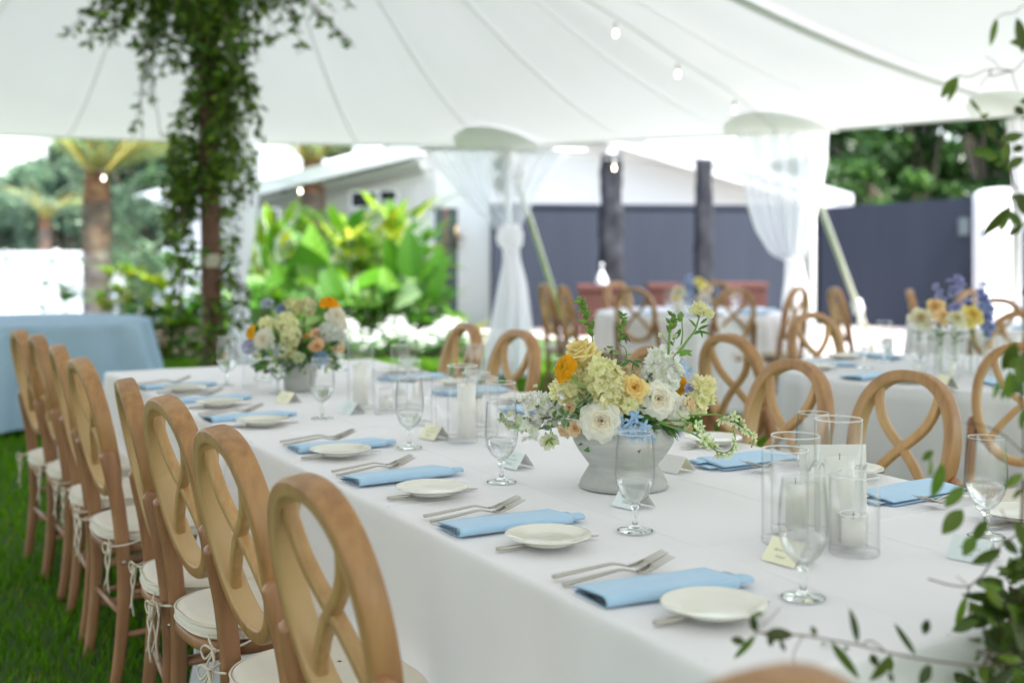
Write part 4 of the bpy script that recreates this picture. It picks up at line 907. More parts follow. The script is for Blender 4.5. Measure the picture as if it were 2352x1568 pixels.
round_table('c', Cc[0], Cc[1], .76, .74, .07, 'cloth', 'round table partly hidden beyond the bud vases at the right', 'white cloth on the round table beyond the bud vases', seed=5)
round_table('d', Bl[0], Bl[1], .84, .735, .15, 'cloth_blue', 'round table at the far left under a dusty blue cloth', 'dusty blue cloth on the round table at the far left, hanging in folds', nf=15, zb=.06, seed=6)
GA = 'chairs around the nearer round table'; GB = 'chairs around the far round table'; GC = 'chairs around the round table at the right'
def face_to(x, y, c): return math.degrees(math.atan2(c[1] - y, c[0] - x))
def chair_px(px, d, deg, label, group, c=None):
    p = atd(px, 600, d); chair(p[0], p[1], face_to(p[0], p[1], c) + deg if c is not None else deg, label, group)
chair_px(1668, 4.62, 4, 'wooden oval back chair left of the nearer round table, in front of its cloth', GA, A)
chair_px(1862, 6.0, -4, 'wooden oval back chair on the far left side of the nearer round table', GA, A)
chair_px(2350, 6.15, 8, 'wooden oval back chair at the far right of the nearer round table', GA, A)
chair_px(1455, 9.15, 3, 'near left chair of the far round table, its oval back towards us', GB, B)
chair_px(1690, 9.15, -6, 'near right chair of the far round table, its oval back towards us', GB, B)
chair_px(1248, 9.9, 12, 'outermost of the two chairs drawn up left of the far round table', GB, B)
chair_px(1290, 9.55, -8, 'nearer of the two chairs drawn up left of the far round table', GB, B)
chair_px(1412, 10.55, 0, 'far left chair of the far round table, seen above its cloth', GB, B)
chair_px(1648, 10.7, 0, 'far right chair of the far round table, behind its flowers', GB, B)
chair_px(1838, 9.3, 0, 'chair against the lower part of the low tied drape', GB, B)
chair_px(1915, 9.2, 30, 'chair seen sideways beside the white ratchet strap', GB, Cc)
chair_px(2088, 8.8, 0, 'chair seen edge on between ratchet strap and bud vases', GC, Cc)
chair_px(2232, 8.9, 160, 'chair with open oval back behind the blue bud vase flowers', GC, None)
chair_px(2292, 7.5, 0, 'chair between the bud vases and the arched white pillar', GC, Cc)

# ============================================================ TABLEWARE
def on_table(x, y, z=TZ): return (x, y, z + .0035)
def make_goblet(label):
    t = thing('water_goblet', label, 'glass', group='water goblets on the long table')
    H_, zb = .186, .047
    oz = np.linspace(0, 1, 22); rad = .0390 * (1 - (1 - np.clip(oz * 2.0, 0, 1)) ** 2.1) ** .62; rad = np.where(oz > .50, .0390 - .0060 * ((oz - .50) / .50) ** 1.5, rad)
    outer = [(max(r_, .003), zb + (H_ - zb) * q) for r_, q in zip(rad, oz)]; inner = [(max(r_ - .0012, .0015), z_ + (.0025 if k < 3 else 0)) for k, (r_, z_) in enumerate(outer)][::-1]
    mb = MB(); mb.lathe(outer + [(outer[-1][0] - .0006, H_ + .0006)] + inner, 36); bw_ = mb.build('bowl', 'glass_bowl', t)
    a_ = np.linspace(0, 2 * math.pi, 41); mb = MB(); mb.tube(np.stack([(outer[-1][0] - .0006) * np.cos(a_), (outer[-1][0] - .0006) * np.sin(a_), 0 * a_ + H_], 1), .0009, 5); mb.build('rim', 'lip_highlight', bw_)
    mb = MB(); mb.lathe([(0, 0), (.034, 0), (.0345, .0012), (.030, .0028), (.012, .0055), (.0068, .010), (.0050, .017), (.0050, .024), (.0068, .031), (.0056, .037), (.0060, .042), (.009, .0465), (.008, .0495), (0, .0498)], 32); mb.build('stem', 'glass_solid', t)
    wz = .098; iw = [(r_, z_) for r_, z_ in inner[::-1] if z_ < wz]; iw = [(max(r_ - .0003, 0), z_ + .0003) for r_, z_ in iw]
    mb = MB(); mb.lathe([(0, iw[0][1])] + iw + [(iw[-1][0], wz), (0, wz)], 36); mb.build('water', 'water', t)
    return t
gob0 = make_goblet('x'); gu = [False]
def goblet(x, y, label, z=TZ, group='water goblets on the long table'):
    place(gob0, gu[0], on_table(x, y, z), random.uniform(0, 6), label, group); gu[0] = True
for (x, y), w in zip([(1.322, 1.446), (1.343, 1.935), (1.344, 2.475), (1.349, 3.003), (1.33, 3.626), (1.40, 4.267), (1.31, 4.62)],
    ['nearest water goblet, in front of the yellow name card', 'half full water goblet in front of the grey footed bowl', 'water goblet left of the main bouquet', 'water goblet in front of the middle candle group', 'water goblet in front of the far bouquet pot', 'water goblet just left of the far bouquet pot', 'water goblet beside the leafy pole, far left of the row']): goblet(x, y, w)
goblet(1.894, 1.575, 'water goblet behind the vine leaves at the right'); g = at(1869, 1150, .76); goblet(g[0], g[1], 'water goblet rising behind the near candle cylinders')
for x, y, w in ((1.99, 3.25, 'water goblet behind the middle candle cylinders'), (1.98, 3.85, 'water goblet on the right side past the middle candles'), (1.97, 4.40, 'water goblet on the right side near the far bouquet'), (1.90, 4.95, 'water goblet at the far end of the right side'), (1.50, 4.78, 'second glass behind the goblet beside the leafy pole')): goblet(x, y, w)

# plate
pl0 = thing('side_plate', 'x', 'plate'); mb = MB(); mb.lathe([(0, .004), (.042, .004), (.044, 0), (.047, .001), (.048, .005), (.062, .0095), (.078, .0145), (.0795, .0155), (.079, .0168), (.076, .0165), (.062, .0118), (.050, .008), (.046, .0072), (0, .007)], 56); mb.build('dish', 'plate', pl0)
pu = [False]
def plate(x, y, label, z=TZ, group='cream side plates on the long table', dz=.0045):
    place(pl0, pu[0], (x, y, z + dz), 0, label, group); pu[0] = True
# knife (handle towards -X), fork (handle towards -X), length along +X, origin at the middle
kn0 = thing('table_knife', 'x', 'knife'); mb = MB(); mb.sweep([(-.105, 0, .004), (-.05, 0, .004), (0, 0, .0036)], (0, 1, 0), [.011, .0105, .009], .006, p=.3); mb.build('handle', 'steel', kn0)
mb = MB(); xs = np.linspace(0, .112, 12); wd = np.array([.009, .010, .0135, .016, .017, .0175, .0178, .0175, .0165, .014, .0095, .002])
mb.grid(np.array([[(x, -.0045, .0022), (x, -.0045, .0045), (x, -.0045 + w, .0036), (x, -.0045 + w, .003)] for x, w in zip(xs, wd)]), wrap=True); mb.build('blade', 'steel', kn0)
ku = [False]
fk0 = thing('table_fork', 'x', 'fork')
def zf(x): return sum(float(np.interp(x + o, [-.10, .010, .052, .112], [.0032, .0150, .0040, .0270])) for o in (-.008, -.004, 0, .004, .008)) / 5
hp = [(x, 0, zf(x)) for x in np.linspace(-.10, .042, 16)]; mb = MB(); mb.sweep(hp, (0, 1, 0), np.interp(np.linspace(0, 1, 16), [0, .5, .8, 1], [.0105, .0095, .0058, .0065]), np.interp(np.linspace(0, 1, 16), [0, .6, 1], [.0055, .004, .003]), p=.4, n=12); mb.build('handle', 'steel', fk0)
mb = MB(); rows = []
for x, w in zip(np.linspace(.040, .072, 8), [.003, .006, .0095, .0115, .012, .012, .012, .0118]): rows.append([(x, -w, zf(x) + .0012), (x, 0, zf(x) - .0008), (x, w, zf(x) + .0012), (x, w, zf(x) + .0026), (x, 0, zf(x) + .0008), (x, -w, zf(x) + .0026)])
mb.grid(np.array(rows), wrap=True, capends=True)
for k in range(4):
    y = (k - 1.5) * .0072; mb.sweep([(x, y, zf(x) + .001) for x in np.linspace(.068, .108, 7)], (0, 1, 0), np.linspace(.0042, .0022, 7), np.linspace(.002, .0012, 7), p=.6, n=8)
mb.build('tines', 'steel', fk0); fu = [False]
# napkin: length along X, 0.30 m; near fold at -Y
def make_napkin():
    t = thing('folded_napkin', 'x', 'napkin'); Ln = .275
    def layer(prof, x0, x1, name, thick=.0016, skew=0, n=24):
        prof = smooth_path([(0, *p) for p in prof], 6)[:, 1:]; d = np.gradient(prof, axis=0); nr = np.stack([-d[:, 1], d[:, 0]], 1); nr /= np.linalg.norm(nr, axis=1)[:, None]
        ring = np.vstack([prof + nr * thick / 2, (prof - nr * thick / 2)[::-1]]); xs = np.linspace(0, 1, n); rows = []
        for s in xs:
            k = (ring[:, 0] + .05) / .1
            X = x0 + (x1 + skew * k - x0) * s; w = .0003 * np.sin(X * 40 + ring[:, 0] * 60); rows.append(np.stack([X, ring[:, 0] + .0006 * math.sin(s * 5), np.maximum(ring[:, 1] + w * (ring[:, 1] > .006), .0006)], 1))
        mb = MB(); mb.grid(np.array(rows), wrap=True, capends=True); return mb.build(name, 'napkin', t)
    layer([(.052, .0015), (.0, .0016), (-.046, .0018), (-.0535, .0050), (-.0548, .0105), (-.050, .0155), (-.040, .0172), (-.015, .0150), (.02, .0118), (.052, .0085)], -Ln / 2, Ln / 2 - .030, 'upper_fold', skew=.004)
    layer([(.030, .0045), (-.010, .0048), (-.040, .0046), (-.0485, .0072), (-.0505, .0098), (-.047, .0132), (-.038, .0146), (-.022, .0130), (-.012, .0110)], -Ln / 2 + .006, Ln / 2, 'inner_fold', skew=0)
    return t
nk0 = make_napkin(); nu_ = [False]
def napkin(x, y, deg, label, z=TZ, group='blue napkins on the long table'):
    place(nk0, nu_[0], (x, y, z + .0035), R(deg), label, group); nu_[0] = True
def fork(x, y, deg, label, z=TZ, dz=.0035, group='forks on the long table'): place(fk0, fu[0], (x, y, z + dz), R(deg), label, group); fu[0] = True
def knife(x, y, deg, label, z=TZ, group='knives on the long table'): place(kn0, ku[0], (x, y, z + .0035), R(deg), label, group); ku[0] = True
seatw = ['nearest', 'second', 'third', 'fourth', 'fifth', 'sixth', 'farthest']
npc = [((1303, 1340), (1395, 1395), (1730, 1345)), ((998, 1197), (1055, 1233), (1345, 1197)), ((777, 1085), (820, 1117), (1070, 1087)), ((650, 1022), (692, 1040), (905, 1022))]
for k, yp in enumerate([1.432, 1.912, 2.407, 2.960, 3.561, 4.035, 4.485]):
    w = seatw[k]; xp = 1.135 if k < 4 else 1.118
    plate(xp, yp, f'cream plate of the {w} setting on the left side of the long table', dz=.010)
    knife(xp + .005, yp + .012, 1.5, f'knife lying under the {w} cream plate on the left side')
    if k < 4:
        a, b, c = [at(*q, .765) for q in npc[k]]; dr = c - b; an = math.degrees(math.atan2(dr[1], dr[0])); mid = (b + c) / 2 + np.array([-dr[1], dr[0], 0]) / np.linalg.norm(dr) * .052
        mx, my = mid[0], mid[1]
    else: mx, my, an = 1.135, yp + .185, 2
    napkin(mx, my, an, f'folded blue napkin of the {w} setting on the left side of the long table')
    fork(mx - .035, my + .085, an + 1, f'fork nearer the napkin at the {w} left setting, tines up')
    fork(mx - .032, my + .115, an - 4, f'outer fork beyond the napkin at the {w} left setting', dz=.006)
for k, (xp, yp) in enumerate([(2.05, 1.63), (2.09, 2.13), (2.09, 2.64), (2.07, 3.15), (2.07, 3.66), (2.07, 4.17), (2.06, 4.68)]):
    w = seatw[k]; plate(xp, yp, f'cream plate of the {w} setting on the right side of the long table', dz=.010)
    knife(xp - .005, yp - .012, 181, f'knife lying under the {w} cream plate on the right side')
    nx, ny, an = [(2.0, 1.42, 180), (2.04, 1.905, 186), (1.985, 2.385, 183)][k] if k < 3 else (2.02, yp - .22, 181)
    napkin(nx, ny, an, f'folded blue napkin of the {w} setting on the right side of the long table')
    fork(nx + .03, ny - .085, an, f'fork nearer the napkin at the {w} right setting'); fork(nx + .03, ny - .112, an - 3, f'outer fork at the {w} right setting', dz=.006)

# name cards: folded tents
def text_mesh(cu):
    tmp = bpy.data.objects.new('lettering_curve', cu); COL.objects.link(tmp); bpy.context.view_layer.update()
    me = bpy.data.meshes.new_from_object(tmp.evaluated_get(bpy.context.evaluated_depsgraph_get())); bpy.data.objects.remove(tmp); bpy.data.curves.remove(cu)
    me.materials.clear(); me.materials.append(M['ink']); o = bpy.data.objects.new('lettering', me); COL.objects.link(o); return o
def name_card(px, py, deg, col, label, lines=None, w=.072, h=.036, z=TZ, pos=None, group='name cards on the long table'):
    p = at(px, py, z) if pos is None else pos; t = thing('name_card', label, 'place card', (p[0], p[1], z + .0035), R(deg), group); sp = .030; th = .0006
    # local: ridge along Y, front panel faces -X
    for s, m_, nm in ((-1, col, 'front_panel'), (1, 'card_white', 'back_panel')):
        n_ = np.array([s * h, 0, sp]); n_ /= np.linalg.norm(n_); a = [np.array([s * sp, -w / 2, 0]), np.array([s * sp, w / 2, 0]), np.array([0, w / 2, h]), np.array([0, -w / 2, h])]; a = [q if s > 0 else q for q in a]
        mb = MB(); mb.hexa(a, [q + n_ * th for q in a]); f = mb.build(nm, m_, t, smooth=False)
        if s < 0 and lines:
            for i, (txt, size, yy) in enumerate(lines):
                cu = bpy.data.curves.new('lettering', 'FONT'); cu.body = txt; cu.size = size; cu.align_x = 'CENTER'; cu.shear = .25; cu.extrude = .00005; cu.materials.append(M['ink'])
                o = text_mesh(cu); o.parent = f
                X = Vector((0, -1, 0)); Y = Vector((sp, 0, h)).normalized(); Z = X.cross(Y); mt = Matrix((X, Y, Z)).transposed().to_4x4(); q = a[0] + (a[3] - a[0]) * yy; mt.translation = Vector((q[0], 0, q[2])) + Z * .0012; o.matrix_local = mt
    return t
LN = [('KARI', .0068, .70), ('DE LA CALLE', .0068, .48), ('Dinner', .0075, .22)]
name_card(1812, 1292, 8, 'card_yellow', 'pale yellow name card behind the nearest goblet', LN)
name_card(1455, 1165, 10, 'card_blue', 'pale blue name card behind the half full goblet', LN)
name_card(1185, 1074, 12, 'card_blue', 'pale blue name card left of the grey footed bowl', LN)
name_card(998, 1008, 12, 'card_yellow', 'pale yellow name card left of the middle candle group', LN)
name_card(808, 950, 12, 'card_blue', 'pale blue name card left of the far candle group', LN)
name_card(662, 926, 20, 'card_yellow', 'name card beside the far grey pot', LN)
name_card(2235, 1285, 14, 'card_blue', 'pale blue name card behind the vine leaves at the right', LN)
name_card(1552, 1083, 188, 'card_yellow', 'pale yellow name card right of the grey footed bowl', LN)

# candle cylinders
def cylinder(px, py, w, h_px, label, name='candle_cylinder', z=TZ, base=.009, lift=0, d=None, grp='clear glass candle cylinders'):
    p = at(px, py, z); d = float(np.dot(p, FW)); r = w / 2 / FPX * d; h = h_px / FPX * d
    t = thing(name, label, 'candle holder', (p[0], p[1], z + .0035 + lift), group=grp)
    mb = MB(); mb.lathe([(r - .001, base * .2), (r, .004), (r, h - .001), (r - .0012, h), (r - .0024, h - .001), (r - .0024, base), (r - .001, base * .2)], 48); mb.build('wall', 'glass', t)
    mb = MB(); mb.lathe([(0, 0), (r - .002, 0), (r - .0003, .0015), (r - .0003, base - .001), (r - .0026, base), (0, base)], 40); mb.build('thick_base', 'glass', t)
    a_ = np.linspace(0, 2 * math.pi, 49); mb = MB(); mb.tube(np.stack([(r - .0012) * np.cos(a_), (r - .0012) * np.sin(a_), 0 * a_ + h], 1), .0014, 6); mb.build('rim', 'lip_highlight', t)
    return p, r, h
def candle(p, r, h, z0, label, grp='white pillar candles'):
    t = thing('pillar_candle', label, 'candle', (p[0], p[1], z0), group=grp); mb = MB(); mb.lathe([(0, 0), (r, 0), (r, h - .003), (r - .002, h), (r - .006, h - .001), (r * .5, h - .002), (0, h - .003)], 32); mb.build('wax', 'wax', t)
    mb = MB(); mb.tube([(0, 0, h - .004), (.0005, 0, h + .004), (.002, .001, h + .009)], .0009, 5); mb.build('wick', 'wick', t)
zc_ = TZ + .0035 + .010
p, r, h = cylinder(1803, 1250, 107, 214, 'front left candle cylinder of the near group, beside the yellow card'); 
p, r, h = cylinder(1827, 1226, 112, 222, 'candle cylinder of the near group standing behind the front left one'); candle(p, .019, .085, zc_, 'candle in the middle cylinder of the near group')
p, r, h = cylinder(1926, 1254, 109, 288, 'tallest candle cylinder of the near group'); candle((p[0] + .002, p[1], 0), .026, .148, zc_, 'tall thick candle inside the tallest near cylinder')
p, r, h = cylinder(1962, 1275, 114, 181, 'short wide cylinder at the front right of the near group')
t = cylinder(1960, 1273, 66, 77, 'small votive glass standing inside the short near cylinder', 'votive_glass', base=.006, lift=.0095, grp='small votive glasses'); p2 = t[0]; candle((p2[0], p2[1], 0), .0205, .047, zc_ + .0065, 'short candle in the votive glass of the near group')
p, r, h = cylinder(1062, 1018, 71, 176, 'tallest front cylinder of the middle group'); candle((p[0] + .012, p[1], 0), .0255, .150, zc_, 'tall candle in the front cylinder of the middle group')
cylinder(1111, 1003, 68, 133, 'cylinder behind the tall candle of the middle group'); cylinder(1150, 1028, 71, 147, 'right hand cylinder of the middle group, by the white blossoms')
cylinder(1030, 1010, 62, 116, 'short left hand cylinder of the middle group'); p, r, h = cylinder(1094, 980, 66, 122, 'hindmost cylinder of the middle group'); candle(p, .022, .07, zc_, 'candle in the hindmost middle cylinder')
p, r, h = cylinder(828, 940, 60, 152, 'tall cylinder of the far candle group'); candle((p[0], p[1], 0), .026, .135, zc_, 'tall candle of the far candle group')
p, r, h = cylinder(886, 952, 55, 102, 'short cylinder of the far candle group'); p2 = cylinder(888, 951, 34, 50, 'votive glass inside the short far cylinder', 'votive_glass', base=.005, lift=.0095, grp='small votive glasses')[0]; candle((p2[0], p2[1], 0), .02, .035, zc_ + .0055, 'short candle in the far votive glass')
cylinder(940, 938, 55, 108, 'hind cylinder right of the far candle group'); cylinder(963, 977, 61, 112, 'cylinder between the far and middle candle groups'); cylinder(918, 905, 42, 110, 'thin tall cylinder at the back of the far group')
cylinder(575, 893, 36, 80, 'narrow cylinder left of the far grey pot'); cylinder(606, 880, 40, 76, 'second narrow cylinder left of the far grey pot')
# standing menu card
p = at(1916, 1213, TZ); t = thing('menu_card', 'large standing white menu card with script lettering behind the near candles', 'menu card', (p[0], p[1], TZ + .0035), -YAW + R(3)); mb = MB(); mb.hexa([(-.066, 0, 0), (.066, 0, 0), (.066, .002, 0), (-.066, .002, 0)], [(-.066, .008, .158), (.066, .008, .158), (.066, .010, .158), (-.066, .010, .158)]); cd = mb.build('card', 'card_white', t, smooth=False)
mb = MB(); mb.hexa([(-.02, .004, 0), (.02, .004, 0), (.02, .04, 0), (-.02, .04, 0)], [(-.02, .010, .09), (.02, .010, .09), (.02, .012, .09), (-.02, .012, .09)]); mb.build('easel_back', 'card_white', t, smooth=False)
for txt, x, z_, s in (('P', -.052, .108, .030), ('Mea', -.032, .110, .021), ('the', .040, .110, .019)):
    cu = bpy.data.curves.new('lettering', 'FONT'); cu.body = txt; cu.size = s; cu.shear = .55; cu.extrude = .00005; cu.materials.append(M['ink']); o = text_mesh(cu); o.parent = cd; o.rotation_euler = (R(90) - .05, 0, 0); o.location = (x, .004, z_)

# ---- settings on the round tables
def rt_setting(c, ang, z, w, tab, parts='gnpf'):
    ca, sa = math.cos(ang), math.sin(ang); f = lambda r_, t_: (c[0] + ca * r_ - sa * t_, c[1] + sa * r_ + ca * t_); deg = math.degrees(ang) + 180
    x, y = f(.60, .13); plate(x, y, f'cream plate {w} {tab}', z, f'plates on {tab}')
    x, y = f(.57, -.06); napkin(x, y, deg, f'blue napkin {w} {tab}', z, f'napkins on {tab}')
    x, y = f(.40, .06); goblet(x, y, f'water goblet {w} {tab}', z, f'goblets on {tab}')
for k, (a, w) in enumerate([(0, 'nearest the long table on'), (1, 'second left around'), (2, 'on the far left of'), (3, 'on the far side of'), (5, 'nearest the turned chair on')]):
    rt_setting(A, R(180 + 10) - R(52) * (a - 1) , .76, w, 'the nearer round table')
for k, (a, w) in enumerate([(200, 'at the left of'), (240, 'at the near left of'), (290, 'at the near right of'), (340, 'at the right of')]): rt_setting(B, R(a), .74, w, 'the far round table')
for k, (a, w) in enumerate([(170, 'at the left of'), (225, 'at the near left of')]): rt_setting(Cc, R(a), .74, w, 'the rightmost round table')
# ============================================================ FLOWERS
def rose(mb, pos, axis, Rr, cin, cout, n=30, op=1.0, seed=0, nu=7, nv=7, ruffle=.04, cup=1.0):
    r = random.Random(seed); B_ = rot_to(axis, r.uniform(0, 6)); pos = np.asarray(pos, float); cin = np.array(cin); cout = np.array(cout)
    u = np.linspace(-1, 1, nu)[None]; v = np.linspace(0, 1, nv)[:, None]
    for i in range(n):
        t = (i + .5) / n; a = i * 2.399963 + r.uniform(-.2, .2); r0 = Rr * (.02 + .42 * t); rt = Rr * (.05 + .84 * op * t ** .92 + .04 * r.uniform(-1, 1))
        ht = Rr * cup * (.60 + .24 * math.sin(2.9 * t) - .30 * t ** 3 * op + r.uniform(-.04, .04)); curl = Rr * (.05 + .20 * t ** 1.5 * op)
        rad = r0 + (rt - r0) * v ** .75 + curl * v ** 5; z = ht * np.sin(v * 1.5) ** .9 - curl * .9 * v ** 7 + 0 * u
        W = 1.5 * (1 - t) + .66 * t; wv = W * (.30 + .70 * np.sin(np.pi * (.10 + .66 * v)) ** .9) * np.where(v > .85, 1 - (v - .85) * 1.7, 1)
        th = a + u * wv; ruf = ruffle * Rr * np.sin(u * r.uniform(4, 7) + r.uniform(0, 6)) * v ** 2
        rr_ = rad * (1 - .10 * u ** 2 * v) + ruf; zz_ = z - Rr * .16 * u ** 2 * v ** 2 + ruf * .6 + Rr * .03 * np.exp(-(u / .25) ** 2) * v ** 6
        P = np.stack([rr_ * np.cos(th), rr_ * np.sin(th), zz_], -1) @ B_.T + pos
        f = np.clip(t * 1.15 + (v - .5) * .35, 0, 1)[..., None] + 0 * u[..., None]; C = cin * (1 - f) + cout * f; C = C * r.uniform(.96, 1.03)
        mb.grid(P, C)
    # calyx
    mb.lathe([(0, -.10 * Rr), (.14 * Rr, -.05 * Rr), (.26 * Rr, .06 * Rr), (.2 * Rr, .1 * Rr)], 10); k = 40; mb.v[-1] = (mb.v[-1]) @ B_.T + pos; mb.c[-1][:] = (.20, .32, .06)
def floret(mb, pos, axis, s, col, cen, n=5, seed=0, ruf=.15, narrow=.62, cupv=.35, nu=5, nv=4, centre=True):
    r = random.Random(seed); B_ = rot_to(axis, r.uniform(0, 6)); u = np.linspace(-1, 1, nu)[None]; v = np.linspace(0, 1, nv)[:, None]; pos = np.asarray(pos, float)
    for k in range(n):
        a = k * 2 * math.pi / n + r.uniform(-.12, .12); w = narrow * s * np.sin(np.pi * (.08 + .80 * v)) ** .8; L = s * r.uniform(.9, 1.08) * v
        X = L + 0 * u; Y = w * u; Z = s * cupv * v ** 1.3 * r.uniform(.5, 1.3) + ruf * s * np.sin(u * 4 + r.uniform(0, 6)) * v - .10 * s * u ** 2
        P = np.stack([X * math.cos(a) - Y * math.sin(a), X * math.sin(a) + Y * math.cos(a), Z + 0 * X], -1) @ B_.T + pos
        vf = np.clip(v[..., None] * 1.6 + .1, 0, 1); C = np.array(col) * vf + np.array(cen) * (1 - vf) + 0 * u[..., None]; mb.grid(P, C * r.uniform(.95, 1.03))
    if centre: mb.sphere(pos + np.asarray(axis) / np.linalg.norm(axis) * s * .06, s * .10, 6, 4, c=np.array(cen) * .9)
def star(mb, pos, axis, s, col, seed=0):
    r = random.Random(seed); B_ = rot_to(axis, r.uniform(0, 6)); pos = np.asarray(pos, float)
    for k in range(5):
        a = k * 1.2566; G = leaf_grid(s, s * .46, .18, .10, 3, 5, .8)
        X = G[..., 1] + s * .05; Y = G[..., 0]; P = np.stack([X * math.cos(a) - Y * math.sin(a), X * math.sin(a) + Y * math.cos(a), G[..., 2] + s * .12], -1) @ B_.T + pos; mb.grid(P, vary(col, .08, .03))
    ax = np.asarray(axis) / np.linalg.norm(axis); mb.sphere(pos + ax * s * .12, s * .11, 6, 5, c=(.55, .66, .78)); mb.tube([pos - ax * s * .7, pos], s * .04, 4, c=(.25, .32, .22))
def bud(mb, a, b, r, col):
    a = np.asarray(a, float); b = np.asarray(b, float); s = np.linspace(0, 1, 6); mb.tube([a + (b - a) * k for k in s], [r * q for q in (.25, .8, 1, .85, .5, .1)], 6, c=col)
WH = (.97, .96, .88); WHC = (.97, .86, .66); CRE = (.97, .90, .58); YEL = (.92, .70, .22); PAY = (.90, .76, .33); ORA = (.95, .48, .01); PEA = (.95, .70, .42); PEC = (.92, .55, .25); PYS = (.98, .94, .62); GRW = (.85, .90, .62)
LFD = [(.05, .13, .03), (.07, .17, .04), (.10, .22, .05)]; LFB = [(.14, .30, .05), (.18, .36, .06)]; LFP = [(.10, .19, .07), (.14, .24, .09), (.08, .15, .06)]

# ---- footed stoneware bowl and its bouquet
V1 = at(1432, 1117, TZ); D1_ = float(np.dot(V1, FW))
bowl = thing('footed_bowl', 'rough grey stoneware footed bowl holding the sharp main bouquet', 'vase', (V1[0], V1[1], TZ + .0035), group='grey flower vessels')
prof = [(0, 0), (.094, 0), (.0985, .003), (.099, .010), (.084, .036), (.0785, .046), (.080, .051), (.100, .078), (.113, .100), (.1145, .108), (.110, .118), (.098, .146), (.096, .149), (.092, .147), (.100, .118), (.104, .106), (.09, .085), (.05, .06), (0, .058)]
q = smooth_path([(a, b, 0) for a, b in prof], 3)[:, :2]; q[:, 0] = np.maximum(q[:, 0], 0); mb = MB(); mb.lathe(q, 72); mb.build('body', 'stone', bowl)
def cw(x, y, dd=0.0):
    """pixel of the zoomed bouquet crop -> world, dd metres nearer than the bowl centre"""
    return atd((x / 2.94 + 1450) / 1.2755, (y / 2.94 + 850) / 1.2755, D1_ - dd)
SC = D1_ / FPX / 1.2755 / 2.94      # metres per crop pixel
def dirc(r_, u_, f_): return RT * r_ + UP * u_ - FW * f_
HUB = V1 + UP * .12
bq = thing('flower_arrangement', 'sharp main bouquet of white and yellow roses, orange ranunculus and tiny blue stars', 'flower arrangement', (V1[0], V1[1], TZ + .12))
def part(nm, f, label=None, m='petal', sm=True):
    mb = MB(); f(mb); o = mb.build(nm, m, bq, world=True, smooth=sm)
    if label: o['label'] = label
    return o
def stem_to(parent, p, r=.0022, mid=None, m='stem'):
    mb = MB(); pts = [HUB - UP * .03, (HUB + p) / 2 + (UP * .012 if mid is None else mid), p]; mb.tube(smooth_path(pts, 5), r, 6); return mb.build('stem', m, parent if parent is not None else bq, world=True)
for (x, y, r_, dd, dv, ci, co, n, op, lab, sd) in [
    (915, 1125, 170, .115, (-.15, .05, 1), WHC, WH, 44, 1.12, 'large open white rose at the front left', 1),
    (1415, 935, 158, .085, (.15, .15, 1), WHC, WH, 42, 1.05, 'white rose right of the yellow rose', 2),
    (1600, 1020, 130, .05, (.5, .05, .9), WH, WH, 34, 1.0, 'white rose half hidden at the right', 3),
    (1205, 835, 128, .10, (.1, .35, .9), (.96, .62, .16), (.97, .80, .36), 26, .98, 'bright yellow rose in the centre', 4),
    (1225, 800, 0, 0, (0, 1, 0), WH, WH, 0, 1, '', 0),
    (640, 1010, 62, .075, (-.2, .3, .9), PEC, (.88, .76, .52), 18, .9, 'small peach rose at the left', 5),
    (690, 1190, 72, .09, (.15, .1, 1), PEC, (.90, .72, .48), 22, 1.0, 'small peach rose facing forward', 6),
    (585, 1215, 82, .07, (-.7, -.35, .6), PEA, (.90, .76, .54), 20, .9, 'peach rose seen from its side', 7),
    (1120, 690, 62, .02, (-.2, .5, .8), PEA, (.86, .74, .50), 18, 1, 'small cream rose above the centre', 8), (1215, 660, 60, .01, (.2, .6, .7), PEA, (.86, .76, .52), 18, 1, 'small cream rose behind the yellow rose', 9),
    (1690, 975, 88, .05, (.8, .1, .6), PEA, (.88, .74, .48), 20, .85, 'peach rose seen from its side at the right', 10), (1680, 1200, 50, .06, (.6, -.3, .7), PEA, (.86, .74, .52), 16, .9, 'small peach rose low at the right', 12)]:
    if n == 0: continue
    p = cw(x, y, dd); ax = dirc(*dv); ax /= np.linalg.norm(ax); R_ = r_ * SC
    o = part('rose', lambda mb: rose(mb, p - ax * R_ * .55, ax, R_, ci, co, n, op, sd, 8, 8), lab); stem_to(o, p - ax * R_ * .6)
# pale yellow rose seen from the side, top left
p = cw(775, 610, .02); ax = dirc(-.35, .85, .35); o = part('rose', lambda mb: rose(mb, p - ax * .022, ax, 185 * SC, (.95, .74, .25), (.97, .87, .46), 28, .86, 21, 9, 9, ruffle=.06, cup=1.75), 'large pale yellow rose seen from the side at the top left'); stem_to(o, p)
for x, y, r_, dd, dv, lab, sd in ((580, 665, 108, .08, (-.75, .35, .55), 'orange ranunculus leaning out at the left', 31), (1585, 815, 74, .0, (.1, .2, 1), 'orange ranunculus tucked behind the white roses', 32)):
    p = cw(x, y, dd); ax = dirc(*dv); ax /= np.linalg.norm(ax)
    o = part('ranunculus', lambda mb: rose(mb, p - ax * r_ * SC * .45, ax, r_ * SC, (.86, .50, .01), ORA, 64, 1.1, sd, 5, 5, ruffle=.07, cup=.85), lab)
    if x < 700:
        mb = MB(); mb.tube(smooth_path([p - ax * r_ * SC * .4, cw(700, 790, .10), cw(790, 850, .10), cw(860, 890, .085), HUB], 5), .0030, 7, c=(.3, .42, .1)); mb.build('stem', 'stem', o, world=True)
    else: stem_to(o, p)
